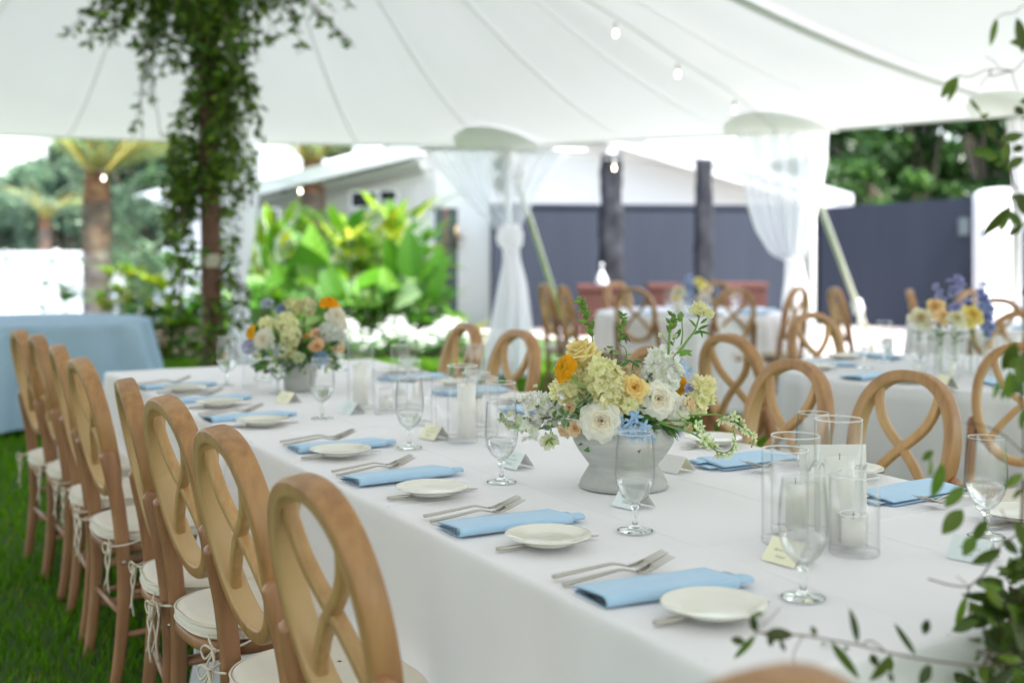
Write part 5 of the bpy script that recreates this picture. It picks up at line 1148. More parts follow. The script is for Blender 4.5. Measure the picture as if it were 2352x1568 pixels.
def stock(nm, cx_, cy_, rx, ry, dd, col, cen, n0, s, lab, sd, squash=.6):
    r = random.Random(sd); c = cw(cx_, cy_, dd)
    def f(mb):
        n = int(n0 * .5)
        for k in range(n):
            z = 1 - 1.35 * (k + .5) / n; a = k * 2.4; w = math.sqrt(max(0, 1 - z * z)); d = RT * w * math.cos(a) + UP * w * math.sin(a) - FW * z
            p = c + RT * d.dot(RT) * rx * SC + UP * d[2] * ry * SC + FW * d.dot(FW) * rx * SC * squash; floret(mb, p, d + UP * .15 + rng.normal(size=3) * .25, s * 1.55 * SC * r.uniform(.7, 1.15), vary(col, .05, .02), cen, 5 if r.random() < .6 else 6, r.randint(0, 9999), ruf=.28, cupv=.4)
    o = part(nm, f, lab); stem_to(o, c, .003); return o
YG_ = (.84, .84, .36)
stock('stock_flower', 925, 715, 125, 100, .075, PYS, YG_, 30, 46, 'pale yellow ruffled stock cluster above the centre', 41)
stock('stock_flower', 960, 855, 120, 110, .095, PYS, YG_, 30, 50, 'pale yellow stock cluster left of the yellow rose', 42)
stock('stock_flower', 1055, 940, 115, 95, .085, PYS, YG_, 26, 48, 'pale yellow stock cluster under the yellow rose', 43)
stock('stock_flower', 610, 850, 105, 95, .06, PYS, YG_, 26, 48, 'pale yellow stock cluster at the left', 44)
stock('stock_flower', 700, 830, 105, 110, .045, PYS, YG_, 22, 46, 'pale yellow stock cluster behind the ranunculus stem', 45)
stock('stock_flower', 1125, 985, 60, 60, .10, PYS, YG_, 10, 44, 'small pale yellow stock bunch over the blue stars', 46)
stock('stock_flower', 1790, 860, 85, 110, .0, PYS, YG_, 22, 44, 'pale yellow stock spike at the far right', 47)
stock('stock_flower', 1740, 960, 70, 75, .02, PYS, YG_, 14, 42, 'pale yellow stock bunch low at the right', 48)
stock('white_stock', 1420, 600, 80, 80, .03, (.98, .98, .95), GRW, 16, 48, 'white stock florets at the top centre', 51)
stock('white_stock', 1395, 700, 95, 80, .04, (.98, .98, .95), GRW, 18, 48, 'white stock florets above the white rose', 52)
stock('white_stock', 1520, 690, 70, 75, .03, (.98, .98, .95), GRW, 12, 48, 'white stock florets by the thick stem', 53)
stock('white_stock', 1470, 800, 75, 55, .05, (.98, .98, .95), GRW, 12, 46, 'white stock florets behind the white rose', 54)
stock('white_stock', 375, 1010, 100, 85, .03, (.98, .98, .95), GRW, 20, 46, 'white stock florets reaching out at the left', 55)
stock('white_stock', 300, 950, 50, 35, .02, (.98, .98, .95), GRW, 7, 44, 'white stock tip at the far left', 56)
stock('white_stock', 470, 1060, 75, 80, .04, (.98, .98, .95), GRW, 13, 44, 'white stock florets beside the peach roses', 57)
stock('white_stock', 290, 1200, 55, 60, .03, (.98, .98, .95), GRW, 8, 40, 'loose white florets hanging low at the left', 58)
stock('white_stock', 170, 1100, 50, 55, .02, (.74, .78, .62), GRW, 7, 34, 'small white florets behind the goblet', 59)
p = cw(465, 1290, .06); o = part('cosmos', lambda mb: (floret(mb, p, dirc(.2, -.5, .75), 88 * SC, (.80, .79, .62), (.72, .72, .25), 8, 61, .16, .45, .3, 6, 6), [add_leaf(mb, p + dirc(0, .2, .1) * .02, dirc(math.cos(k * 1.05), math.sin(k * 1.05), .5), dirc(0, 0, 1), .018, .006, (.20, .34, .05)) for k in range(6)]), 'drooping creamy white blossom at the lower left')
mb = MB(); mb.tube(smooth_path([p + UP * .004, cw(485, 1200, .06), cw(500, 1120, .05), HUB], 5), .0016, 6); mb.build('stem', 'stem', o, world=True)
for k, (x, y, s, dd) in enumerate([(1215, 1090, 66, .13), (1165, 1132, 60, .125), (1112, 1210, 60, .12), (1200, 1205, 58, .13), (1290, 1172, 64, .13), (1322, 1258, 58, .12), (1078, 1128, 54, .11), (1160, 1255, 50, .11), (1245, 1265, 52, .115), (1350, 1285, 44, .10), (760, 715, 52, .02), (725, 745, 44, .02), (1570, 1215, 44, .05), (1625, 650, 46, .0), (1650, 715, 44, .0), (1600, 600, 36, -.01), (1685, 690, 34, -.01)]):
    p = cw(x, y, dd); o = part('blue_star_flower', lambda mb: star(mb, p, dirc(random.uniform(-.4, .4), random.uniform(-.3, .6), 1), s * SC, (.40, .60, .86)))
    stem_to(o, p, .0010)
for k, (x, y, s, dd) in enumerate([(1530, 760, 46, .03), (1520, 800, 40, .03), (1665, 845, 46, .01), (1035, 1195, 36, .11), (440, 1175, 36, .02), (1180, 1062, 26, .12)]):
    p = cw(x, y, dd); o = part('lilac_bell', lambda mb: floret(mb, p, dirc(random.uniform(-.5, .5), .3, 1), s * SC, (.45, .46, .74), (.30, .32, .55), 5, k, .2, .6, .6)); stem_to(o, p, .0010)
def spike(nm, path, lab, items, stem_r=.0022, stemc='stem'):
    """path: crop pixels with depth; items: function placing blossoms"""
    pts = smooth_path([cw(*q) for q in path], 8); mb = MB(); mb.tube(pts, np.linspace(stem_r, stem_r * .5, len(pts)), 7); st = mb.build(nm, stemc, bq, world=True); st['label'] = lab
    fl = MB(); items(fl, pts); fl.build('blossoms', 'petal', st, world=True); return st
def larkspur(a, b, s0, col=GRW):
    def f(mb, pts):
        n = len(pts)
        for k in range(int(n * a), n, b):
            t = k / n; d = pts[min(k + 1, n - 1)] - pts[k - 1]; d /= np.linalg.norm(d); o = np.cross(d, rng.normal(size=3)); o /= np.linalg.norm(o); p = pts[k] + o * .010 * (1.3 - t)
            mb.tube([pts[k], p], .0007, 4, c=(.25, .38, .08)); s = s0 * (1.15 - .75 * t)
            if t < .86: floret(mb, p, o + d * .3 - FW * .3, s, vary(col, .08), (.35, .50, .12), 5, k, .15, .30, .45, 5, 4); bud(mb, p, p + o * s * -.6 - d * s * .3, s * .14, (.42, .55, .16))
            else: bud(mb, p, p + o * s * .9 + d * s * .6, s * .28, (.30, .48, .10))
    return f
spike('larkspur_spray', [(1350, 1120, .06), (1500, 1170, .09), (1680, 1225, .09), (1770, 1275, .08), (1850, 1340, .07), (1910, 1385, .06), (1990, 1395, .05), (2050, 1350, .05), (2070, 1270, .05), (2050, 1190, .05)], 'pale green larkspur curving along the table at the right', larkspur(.30, 4, .019))
spike('larkspur_spray', [(1500, 1080, .04), (1720, 1076, .04), (1880, 1070, .04), (1960, 1080, .03), (2060, 1110, .03), (2130, 1165, .03), (2195, 1230, .03), (2225, 1290, .03), (2210, 1350, .03)], 'pale green larkspur arching out at the far right', larkspur(.36, 4, .018))
spike('larkspur_spray', [(1450, 1120, .05), (1620, 1130, .06), (1740, 1170, .05), (1800, 1230, .05)], 'short greenish larkspur between the two trailing sprays', larkspur(.3, 4, .020))
spike('bud_spray', [(560, 1060, .03), (440, 1100, .03), (320, 1115, .03), (200, 1185, .02), (100, 1160, .02), (50, 1100, .02), (60, 1060, .02)], 'bud tipped green spray trailing out at the left', larkspur(.45, 2, .015, (.60, .68, .50)))
def budspike(a=.45, b=2, s=.013, open_=True):
    def f(mb, pts):
        n = len(pts)
        for k in range(int(n * a), n, b):
            d = pts[min(k + 1, n - 1)] - pts[k - 1]; d /= np.linalg.norm(d); o = np.cross(d, rng.normal(size=3)); o /= np.linalg.norm(o); p = pts[k] + o * .006
            bud(mb, pts[k], p + (o * .8 + d) * s * (1.2 - .5 * k / n), s * .36, vary((.26, .42, .10), .2))
            if open_ and k % 3 == 0: add_leaf(mb, p, o + d * .4, d, s * 1.3, s * .5, (.36, .52, .14))
    return f
spike('bud_spike', [(860, 620, .0), (840, 430, .01), (835, 390, .01), (800, 300, .01), (775, 230, .01), (765, 160, .01), (735, 90, .01)], 'upright bud spike rising above the pale yellow rose', budspike(.30, 2, .016), .0018)
spike('bud_spike', [(1110, 620, .0), (1135, 550, .0), (1115, 490, .0), (1075, 465, .0), (1078, 380, .0), (1090, 300, .0), (1100, 210, .0)], 'slender curling bud spike above the centre', budspike(.55, 1, .011, False), .0016)
spike('bud_stem', [(1450, 750, .04), (1480, 640, .04), (1495, 540, .03), (1500, 440, .02), (1510, 330, .02), (1530, 220, .02)], 'thick pale green stem with a cluster of round buds', budspike(.72, 1, .014, False), .0040)
spike('bud_stem', [(1560, 600, .02), (1600, 480, .01), (1615, 380, .01), (1612, 300, .01), (1610, 235, .01)], 'green stem with a single pointed bud', budspike(.86, 2, .018), .0024)
def topflower(mb, pts):
    p = cw(1795, 190, .01); floret(mb, p, dirc(.3, .7, .4), 95 * SC, (.84, .82, .48), (.60, .64, .20), 6, 5, .3, .55, .3, 6, 6); floret(mb, p + UP * .006 - RT * .012, dirc(-.3, .7, .6), 75 * SC, (.84, .82, .50), (.60, .64, .20), 5, 6, .3, .55, .4, 6, 6)
    for x, y, x2, y2 in ((1740, 330, 1680, 240), (1745, 340, 1845, 290), (1720, 350, 1870, 365), (1760, 330, 1800, 410), (1755, 240, 1735, 170), (1770, 290, 1830, 235), (1700, 380, 1790, 345)): add_leaf(mb, cw(x, y, .01), cw(x2, y2, .01) - cw(x, y, .01), dirc(.2, .5, .8), np.linalg.norm(cw(x2, y2) - cw(x, y)), 26 * SC, vary((.12, .26, .05), .2))
spike('flowering_stem', [(1500, 620, .03), (1600, 510, .03), (1660, 430, .02), (1720, 350, .02), (1745, 280, .01), (1765, 210, .01)], 'tall stem topped by a pale yellow blossom at the upper right', topflower, .0034)
for k, (x, y, sx, sy, s) in enumerate([(1440, 400, 1490, 470, 34), (1550, 400, 1530, 470, 30), (1600, 510, 1560, 580, 40), (350, 830, 380, 920, 22)]):
    def f(mb, pts): floret(mb, cw(x, y, .02), dirc(-.2, .8, .5), s * SC, (.74, .77, .55), (.4, .5, .15), 5, k, .2, .5, .7)
    spike('small_blossom_stem', [(sx, sy, .02), ((x + sx) / 2 + 6, (y + sy) / 2, .02), (x, y, .02)], None, f, .0012); 
# foliage: variegated small wavy leaves, dark fillers
def leaves(nm, lst, cols, lab, edge=None, wav=.12, W=.55, twig=None):
    mb = MB()
    for (x0, y0, x1, y1, dd) in lst:
        a = cw(x0, y0, dd); b = cw(x1, y1, dd + random.uniform(-.005, .012)); L_ = np.linalg.norm(b - a); add_leaf(mb, a, b - a, dirc(random.uniform(-.5, .5), .5, .8), L_, L_ * W, vary(random.choice(cols), .15), fold=.2, curl=random.uniform(-.1, .25), nu=5, nv=7, wav=wav, edge=edge)
    o = mb.build(nm, 'leaf', bq, world=True); o['label'] = lab
    if twig:
        t = MB(); 
        for pa in twig: t.tube(smooth_path([cw(*q) for q in pa], 5), .0013, 5)
        t.build('twig', 'twig', o, world=True)
ED = (.46, .52, .28)
leaves('variegated_leaves', [(715, 880, 740, 960, .11), (790, 960, 830, 880, .11), (760, 950, 700, 1010, .11), (800, 970, 850, 920, .11), (590, 1080, 515, 1110, .1), (600, 1080, 555, 1000, .1), (600, 1090, 640, 1030, .1), (605, 1095, 590, 1185, .11), (600, 1100, 640, 1180, .11), (640, 1100, 700, 1070, .1), (690, 1105, 740, 1090, .1), (500, 1090, 530, 1030, .06), (515, 1000, 520, 950, .05), (490, 1120, 480, 1190, .05), (480, 960, 500, 890, .04), (740, 1020, 700, 960, .1)], LFP, 'cream edged wavy leaves at the left', ED, .10, .62, [[(740, 1115, .09), (640, 1095, .1), (520, 1090, .06), (400, 1105, .04)], [(830, 980, .1), (770, 940, .11), (720, 870, .11)]])
leaves('variegated_leaves', [(440, 1010, 455, 950, .04), (370, 1050, 395, 1110, .04), (380, 1020, 350, 970, .04), (420, 1090, 400, 1150, .03), (330, 1000, 300, 1030, .03)], LFP, 'cream edged leaves among the white blossoms at the far left', ED, .1, .5)
leaves('variegated_leaves', [(1010, 510, 985, 555, .03), (1010, 510, 1050, 555, .03), (1015, 500, 1000, 470, .03), (1010, 500, 960, 480, .03), (1010, 520, 1075, 540, .03), (1120, 620, 1050, 630, .03), (1130, 620, 1180, 600, .03), (1140, 560, 1180, 545, .02), (1150, 620, 1080, 650, .03), (1190, 610, 1275, 615, .02), (1190, 620, 1120, 600, .02), (1180, 620, 1250, 660, .02), (930, 590, 985, 610, .02), (900, 610, 935, 540, .02), (960, 520, 940, 490, .02)], LFP + LFB, 'small cream edged leaves standing above the centre', ED, .1, .5, [[(1005, 650, .04), (1010, 510, .03)], [(1180, 700, .03), (1190, 620, .02)]])
leaves('dark_leaves', [(1050, 1020, 1090, 1110, .10), (1070, 950, 1110, 1080, .10), (1110, 1120, 1060, 1060, .09), (1240, 1100, 1360, 1070, .08), (1300, 1110, 1400, 1100, .08), (1400, 1130, 1500, 1150, .08), (1380, 1180, 1330, 1260, .08), (1430, 1190, 1530, 1190, .07), (1280, 1080, 1200, 1020, .05), (1150, 1040, 1250, 1000, .03), (760, 1060, 700, 1000, .04), (730, 1100, 790, 1040, .04), (800, 620, 870, 660, .02), (790, 640, 840, 590, .02), (1640, 540, 1700, 560, .0), (1540, 480, 1500, 430, .0), (1560, 560, 1700, 520, .0), (1530, 430, 1570, 360, .0), (1200, 1250, 1250, 1400, .10), (1350, 800, 1310, 860, .02), (1730, 1000, 1800, 1020, .02), (1500, 1200, 1560, 1270, .06), (560, 960, 440, 965, .02), (500, 950, 430, 985, .02), (1560, 420, 1600, 330, .0)], LFD + LFB, 'plain green leaves filling the gaps', None, .04, .38)
def core(mb):
    for k in range(260):
        a = random.uniform(0, 6.28); h = random.uniform(-.02, .085); rr = random.uniform(.02, .10); p = HUB + RT * math.cos(a) * rr + FW * math.sin(a) * rr + UP * h; d = (p - HUB) / np.linalg.norm(p - HUB) + rng.normal(size=3) * .5; add_leaf(mb, p, d, rng.normal(size=3), random.uniform(.02, .045), random.uniform(.008, .016), vary(random.choice(LFD), .25), nu=3, nv=5)
part('filler_foliage', core, 'dark green foliage deep inside the bouquet', 'leaf')
def feather(mb):
    for bx, by in ((1430, 1160), (1480, 1180), (1400, 1150), (1100, 430), (1105, 410)):
        for k in range(26):
            a = random.uniform(-.6, .4) if by > 900 else random.uniform(-.5, 2.4); L_ = random.uniform(50, 130) * (1 if by > 900 else .55) * SC; p = cw(bx, by, .06 if by > 900 else 0); d = dirc(math.cos(a), math.sin(a) - (.3 if by > 900 else 0), random.uniform(-.3, .5)); mb.tube(smooth_path([p, p + d * L_ * .5 + UP * .003, p + d * L_ - UP * .006], 3), .0005, 3, c=(.10, .20, .04))
part('feathery_greens', feather, 'thread fine green fronds', 'leaf')

# ---- second bouquet in the plain grey pot
V2 = at(688, 900, TZ); D2_ = float(np.dot(V2, FW))
pot = thing('grey_pot', 'smooth pale grey pot holding the blurred further bouquet', 'vase', (V2[0], V2[1], TZ + .0065), group='grey flower vessels')
mb = MB(); mb.lathe([(0, 0), (.052, 0), (.056, .004), (.0595, .045), (.0600, .050), (.0635, .052), (.068, .115), (.066, .117), (.063, .113), (.055, .06), (0, .05)], 48); mb.build('body', 'stone_smooth', pot)
HUB = V2 + UP * .10; bq = thing('flower_arrangement', 'blurred further bouquet of cream, peach and orange flowers in the grey pot', 'flower arrangement', (V2[0], V2[1], TZ + .11))
def cw2(x, y, dd=0.): return atd((x / 3.92 + 640) / 1.2755, (y / 3.92 + 840) / 1.2755, D2_ - dd)
S2 = D2_ / FPX / 1.2755 / 3.92
for (nm, x, y, r_, dd, dv, ci, co, n, lab) in [
    ('rose', 515, 615, 135, .08, (-.3, .1, 1), WHC, (.82, .80, .68), 30, 'round cream rose at the left of the further bouquet'), ('rose', 1360, 330, 130, .03, (.5, .5, .7), WHC, (.80, .77, .66), 30, 'cream rose at the upper right of the further bouquet'),
    ('rose', 1440, 430, 80, .0, (.8, .2, .5), WHC, (.78, .70, .58), 18, 'fading cream rose at the right edge'), ('rose', 1130, 680, 95, .09, (.2, -.1, 1), (.88, .44, .2), (.90, .62, .38), 22, 'large peach rose'), ('rose', 1110, 530, 70, .06, (.2, .3, 1), (.9, .52, .28), (.90, .66, .44), 18, 'peach rose above the large one'),
    ('rose', 1010, 585, 62, .06, (-.3, .1, 1), (.92, .36, .10), (.92, .48, .22), 16, 'small coral rose'), ('rose', 1405, 720, 62, .05, (.6, -.2, .8), PEA, (.88, .66, .42), 16, 'peach rose at the lower right'), ('rose', 1320, 690, 45, .05, (.2, 0, 1), PEA, (.86, .60, .36), 12, 'tiny peach rose'),
    ('rose', 915, 815, 75, .10, (0, -.3, 1), (.66, .74, .30), (.80, .82, .58), 20, 'greenish cream lisianthus hanging over the pot'), ('rose', 440, 800, 50, .07, (-.4, -.4, 1), (.7, .74, .3), (.80, .80, .55), 14, 'small greenish bloom by the goblet'),
    ('ranunculus', 1270, 165, 115, .0, (.15, .9, .35), (.90, .40, .0), (.92, .42, .0), 44, 'orange ranunculus on top of the further bouquet'), ('ranunculus', 360, 520, 85, .05, (-.8, .3, .6), (.90, .46, .0), (.92, .50, .0), 36, 'orange ranunculus at the left of the further bouquet')]:
    p = cw2(x, y, dd); ax = dirc(*dv); ax /= np.linalg.norm(ax); o = part(nm, lambda mb: rose(mb, p - ax * r_ * S2 * .5, ax, r_ * S2, ci, co, n, 1.0, int(x), 6, 6), lab); stem_to(o, p - ax * r_ * S2 * .5)
for (nm, x, y, rx, ry, dd, col, n, lab) in [('stock_flower', 780, 420, 110, 110, .06, PYS, 18, 'pale yellow stock cluster'), ('stock_flower', 830, 560, 100, 120, .08, PYS, 18, 'pale yellow stock cluster in the middle'), ('stock_flower', 790, 710, 80, 110, .09, (.78, .76, .44), 14, 'pale yellow stock cluster above the pot'), ('stock_flower', 560, 430, 85, 70, .03, PYS, 12, 'pale yellow stock cluster at the upper left'), ('stock_flower', 860, 230, 110, 80, .0, (.76, .70, .38), 14, 'loose yellow stock sprays on top'), ('stock_flower', 1020, 230, 80, 90, .0, (.80, .74, .50), 12, 'cream stock spray on top'), ('white_stock', 1260, 520, 100, 90, .05, (.80, .80, .78), 16, 'white stock cluster at the right'), ('white_stock', 1380, 580, 70, 60, .03, (.80, .80, .78), 10, 'white florets at the right edge'), ('blue_flower_cluster', 1170, 820, 70, 60, .09, (.28, .44, .62), 12, 'dusty blue cluster over the pot rim'), ('lilac_cluster', 590, 720, 80, 40, .06, (.50, .50, .74), 8, 'lilac cluster over the pot rim'), ('lilac_cluster', 340, 690, 50, 60, .04, (.58, .58, .78), 7, 'lilac florets at the far left'), ('blue_flower_cluster', 720, 260, 30, 40, .02, (.30, .36, .60), 5, 'small blue florets near the top'), ('blue_flower_cluster', 560, 190, 50, 40, -.02, (.5, .56, .66), 6, 'pale blue florets at the top left')]:
    r = random.Random(int(x + y)); c = cw2(x, y, dd)
    def f(mb):
        for k in range(n):
            z = 1 - 1.4 * (k + .5) / n; a = k * 2.4; w = math.sqrt(max(0, 1 - z * z)); d = RT * w * math.cos(a) + UP * w * math.sin(a) - FW * z; floret(mb, c + RT * d.dot(RT) * rx * S2 + UP * d[2] * ry * S2 + FW * d.dot(FW) * rx * S2 * .6, d, 46 * S2, vary(col, .05, .02), np.array(col) * np.array([.7, .8, .5]), 5, k, .25, .62, .4, 4, 4)
    o = part(nm, f, lab); stem_to(o, c)
def core2(mb):
    for k in range(420):
        a = random.uniform(0, 6.28); el = random.uniform(-.15, 1.3); rr = random.uniform(.03, .155); d = (RT * math.cos(a) + FW * math.sin(a)) * math.cos(el) * 1.05 + UP * math.sin(el) * .95; add_leaf(mb, HUB + d * rr, d + rng.normal(size=3) * .5, rng.normal(size=3), random.uniform(.02, .05), random.uniform(.01, .02), vary(random.choice(LFD + LFB), .25), nu=3, nv=5)
part('filler_foliage', core2, 'green foliage of the further bouquet', 'leaf')

# ---- bud vases on the round tables
def bud_vases(c, z, D_, items, grp, tab):
    for (px, py, dpx, kind, col, r_, lab) in items:
        b = at(px, dpx, z); dB = float(np.dot(b, FW)); vz = thing('bud_vase', f'small clear glass bud vase, {lab}', 'vase', (b[0], b[1], z + .0035), group=grp)
        mb = MB(); mb.lathe([(0, .004), (.022, .004), (.026, 0), (.028, .004), (.030, .05), (.026, .08), (.013, .105), (.012, .125), (.016, .14), (.0145, .14), (.0105, .125), (.011, .105), (.024, .08), (.028, .05), (.026, .006)], 20); mb.build('glass_body', 'glass', vz)
        tp = atd(px, py, dB); fl_ = thing('cut_flower', f'{lab} in a glass bud vase', 'flower', (b[0], b[1], z + .012), group='cut flowers in bud vases ' + tab); s = MB(); s.tube(smooth_path([b + UP * .012, (b + tp) / 2 + RT * random.uniform(-.01, .01), tp], 6), .002, 5); s.build('stem', 'stem', fl_, world=True); f = MB(); R_ = r_ * 1.35 / FPX * dB
        if kind == 'rose': rose(f, tp - UP * R_ * .4, dirc(random.uniform(-.3, .3), .5, .8), R_, np.array(col) * [1, .85, .6], col, 20, 1, int(px), 5, 5)
        else:
            for k in range(22):
                q = tp + UP * (k / 22 - .75) * R_ * 4 + rng.normal(size=3) * R_ * .30 + RT * (k / 22) * R_ * random.uniform(-.6, 1.2); floret(f, q, rng.normal(size=3) - FW, R_ * .42, col, np.array(col) * .6, 5, k, .2, .5, .4, 3, 3)
        f.build('bloom', 'petal', fl_, world=True); g_ = MB()
        for k in range(8): a = random.uniform(0, 6.28); add_leaf(g_, b + UP * .12 + (tp - b) * .25 * random.random(), RT * math.cos(a) + FW * math.sin(a) + UP * .4, UP, .05, .02, vary(random.choice(LFD + LFB), .2))
        g_.build('leaves', 'leaf', fl_, world=True)
bud_vases(A, .76, 5.2, [(2113, 725, 858, 'rose', (.82, .80, .62), 22, 'creamy white rose at the left of the cluster'), (2148, 700, 850, 'rose', (.90, .68, .34), 18, 'apricot rose behind the cluster'), (2160, 722, 862, 'rose', (.90, .68, .38), 18, 'peach rose second from left'), (2195, 726, 866, 'rose', (.80, .80, .58), 18, 'pale lemon flower in the middle'), (2229, 718, 858, 'rose', (.90, .76, .24), 22, 'butter yellow rose at the right'), (2190, 660, 848, 'spike', (.42, .42, .70), 20, 'tall lilac delphinium in the middle'), (2156, 680, 846, 'spike', (.46, .46, .70), 16, 'shorter lilac delphinium at the left'), (2262, 690, 856, 'spike', (.30, .36, .66), 20, 'blue delphinium at the right')], 'bud vases on the nearer round table', 'on the nearer round table')
bud_vases(B, .74, 9.9, [(1560, 668, 716, 'rose', (.82, .80, .60), 13, 'cream rose on the far table'), (1582, 645, 716, 'spike', (.42, .50, .72), 12, 'blue delphinium on the far table'), (1606, 646, 718, 'rose', (.86, .80, .30), 12, 'yellow rose on the far table'), (1624, 664, 716, 'rose', (.86, .72, .52), 11, 'peach rose on the far table'), (1550, 684, 720, 'rose', (.90, .70, .04), 8, 'tiny deep yellow bloom on the far table')], 'bud vases on the far round table', 'on the far round table')
for (px, py, w, h, z, lab) in ((1560, 727, 40, 52, .74, 'left candle cylinder on the far round table'), (1612, 727, 40, 44, .74, 'right candle cylinder on the far round table'), (2185, 876, 34, 60, .76, 'candle cylinder in front of the bud vases'), (2280, 860, 44, 80, .76, 'candle cylinder right of the bud vases'), (2040, 822, 40, 66, .76, 'candle cylinder behind the goblets on the nearer round table')):
    p, r, h_ = cylinder(px, py, w, h, lab, z=z); candle(p, r * .6, h_ * .6, z + .0135, 'candle inside the ' + lab)
name_card(2170, 893, -20, 'card_yellow', 'pale yellow table card in front of the bud vases', None, .10, .05, .76)

# ============================================================ LEAFY POLE (left)
pole = thing('tent_pole', 'dark brown wooden tent pole wrapped in hanging vines', 'tent pole', ld(*PK, 0))
PD = 8.1; pb = atd(489, HOR, PD) * [1, 1, 0]; ptop = atd(470, HOR, PD) * [1, 1, 0] + UP * (PKZ - .02)
mb = MB(); mb.tube([pb + (ptop - pb) * k for k in np.linspace(0, 1, 12)], np.linspace(.070, .060, 12), 16); mb.build('shaft', 'pole_wood', pole, world=True)
mb = MB(); sp_ = pb + (ptop - pb) * ((zz(597, PD)) / PKZ)
for dz in (-.03, 0, .03): mb.lathe([(.069, -.013), (.075, -.011), (.076, .011), (.069, .013)], 18, o=sp_ + UP * dz)
mb.build('strap', 'strap', pole, world=True)
vine = thing('hanging_vine', 'dense green vine garland hanging down the dark wooden pole', 'vine', (pb[0], pb[1], 0), group='vines on the tent poles')
def strands(specs, seed, leaf, W, cols, n_leaf, far=True):
    r = random.Random(seed); random.seed(seed); st = MB(); lf = MB()
    for (x0, y0, x1, y1, d, k) in specs:
        a = atd(x0, y0, d); b = atd(x1, y1, d + r.uniform(-.15, .15)); m = (a + b) / 2 + UP * r.uniform(0, .1) + RT * r.uniform(-.06, .06); pts = smooth_path([a, m, b], 8); st.tube(pts, .003, 4)
        for j in range(k):
            i = min(int(len(pts) * r.random()), len(pts) - 2); p = pts[i] + rng.normal(size=3) * .012; dv = rng.normal(size=3) * [1, 1, .6] - UP * .5; add_leaf(lf, p, dv, rng.normal(size=3) + UP * .4, leaf * r.uniform(.6, 1.25), W * r.uniform(.7, 1.2), vary(r.choice(cols), .3), nu=2 if far else 3, nv=4 if far else 6, fold=.1, curl=.2)
    return st, lf
VC = [(.07, .15, .012), (.10, .21, .015), (.15, .28, .02), (.055, .11, .012), (.23, .36, .03)]
rv = random.Random(3); sp = []
for k in range(250):   # crown of foliage at the top, hanging from the pole head
    x = rv.gauss(470, 85); y = rv.uniform(-190, 40); ln = rv.uniform(60, 190) * (1 if abs(x - 470) < 120 else .7); sp.append((470 + (x - 470) * .5, y - 40, x + rv.uniform(-45, 45), y + ln * .8, PD + rv.uniform(-.45, .35), 26))
for k in range(16): sp.append((340 + rv.uniform(-60, 60), -60 + rv.uniform(-20, 30), rv.choice([160, 205, 225, 250, 290]) + rv.uniform(-25, 25), rv.uniform(20, 130), PD - .3, 22))
for k in range(16): sp.append((580 + rv.uniform(-60, 60), -70 + rv.uniform(-20, 30), rv.choice([640, 700, 760, 810]) + rv.uniform(-20, 20), rv.uniform(0, 150), PD - .2, 14))
for k in range(9): sp.append((380 + rv.uniform(-50, 20), 60, rv.uniform(300, 390), rv.uniform(180, 350), PD + .1, 9))
for k in range(85):    # column round the pole
    y = rv.uniform(40, 380); x = rv.gauss(495, 34); sp.append((x, y, x + rv.uniform(-30, 34), y + rv.uniform(60, 150), PD + rv.uniform(-.25, .2), 20))
for k in range(44):    # left curtain
    y = rv.uniform(240, 480); x = rv.uniform(382, 450); sp.append((x + 20, y, x + rv.uniform(-20, 15), y + rv.uniform(80, 170), PD + rv.uniform(-.2, .2), 17))
for k in range(30):    # right side
    y = rv.uniform(150, 420); x = rv.uniform(520, 590); sp.append((x - 20, y, x + rv.uniform(-10, 20), y + rv.uniform(60, 130), PD + rv.uniform(-.2, .2), 10))
for k in range(20): y = rv.uniform(470, 760); sp.append((rv.uniform(500, 520), y, rv.uniform(520, 580), y + rv.uniform(20, 110), PD + rv.uniform(-.15, .1), 9))
for k in range(9): sp.append((rv.uniform(390, 470), rv.uniform(520, 600), rv.uniform(385, 470), rv.uniform(640, 760), PD - .1, 8))
for k in range(10): y = rv.uniform(640, 820); sp.append((rv.uniform(455, 515), y, rv.uniform(450, 520), y + 80, PD - .1, 12))
s_, l_ = strands(sp, 5, .072, .032, VC, 0); s_.build('vine_stems', 'twig', vine, world=True); l_.build('leaves', 'leaf', vine, world=True, smooth=False)

# ============================================================ FOREGROUND VINES (right) on the near pole
PN = atd(2560, HOR, 1.72) * [1, 1, 0]
np_ = thing('tent_pole', 'near tent pole just outside the right edge carrying the close vines', 'tent pole', PN)
mb = MB(); mb.tube([(0, 0, 0), (0, 0, 2), (0, 0, 4.4)], .05, 16); mb.build('shaft', 'pole_wood', np_)
nv_ = thing('hanging_vine', 'close green vine sprays reaching in from the right edge over the table', 'vine', PN, group='vines on the tent poles')
stM = MB(); lfM = MB()
VG = [(.11, .18, .02), (.15, .24, .025), (.09, .15, .02)]; VDK = [(.045, .075, .014), (.065, .10, .018), (.09, .13, .02)]
def cb(ox, oy, s): return lambda x, y: ((x / s + ox) / 1.2755, (y / s + oy) / 1.2755)
c_bot = cb(2000, 1600, 2.352); c_rt = cb(2600, 1200, 1.96); c_top = cb(2400, 0, 2.24); c_mid = cb(2600, 850, 2.4125)
def twig(conv, pts, d, r=.0011):
    P = [atd(*conv(x, y), d + (k * 0 if len(q) < 1 else (q[0] if q else 0))) for k, (x, y, *q) in enumerate(pts)]; stM.tube(smooth_path(P, 6), r, 5)
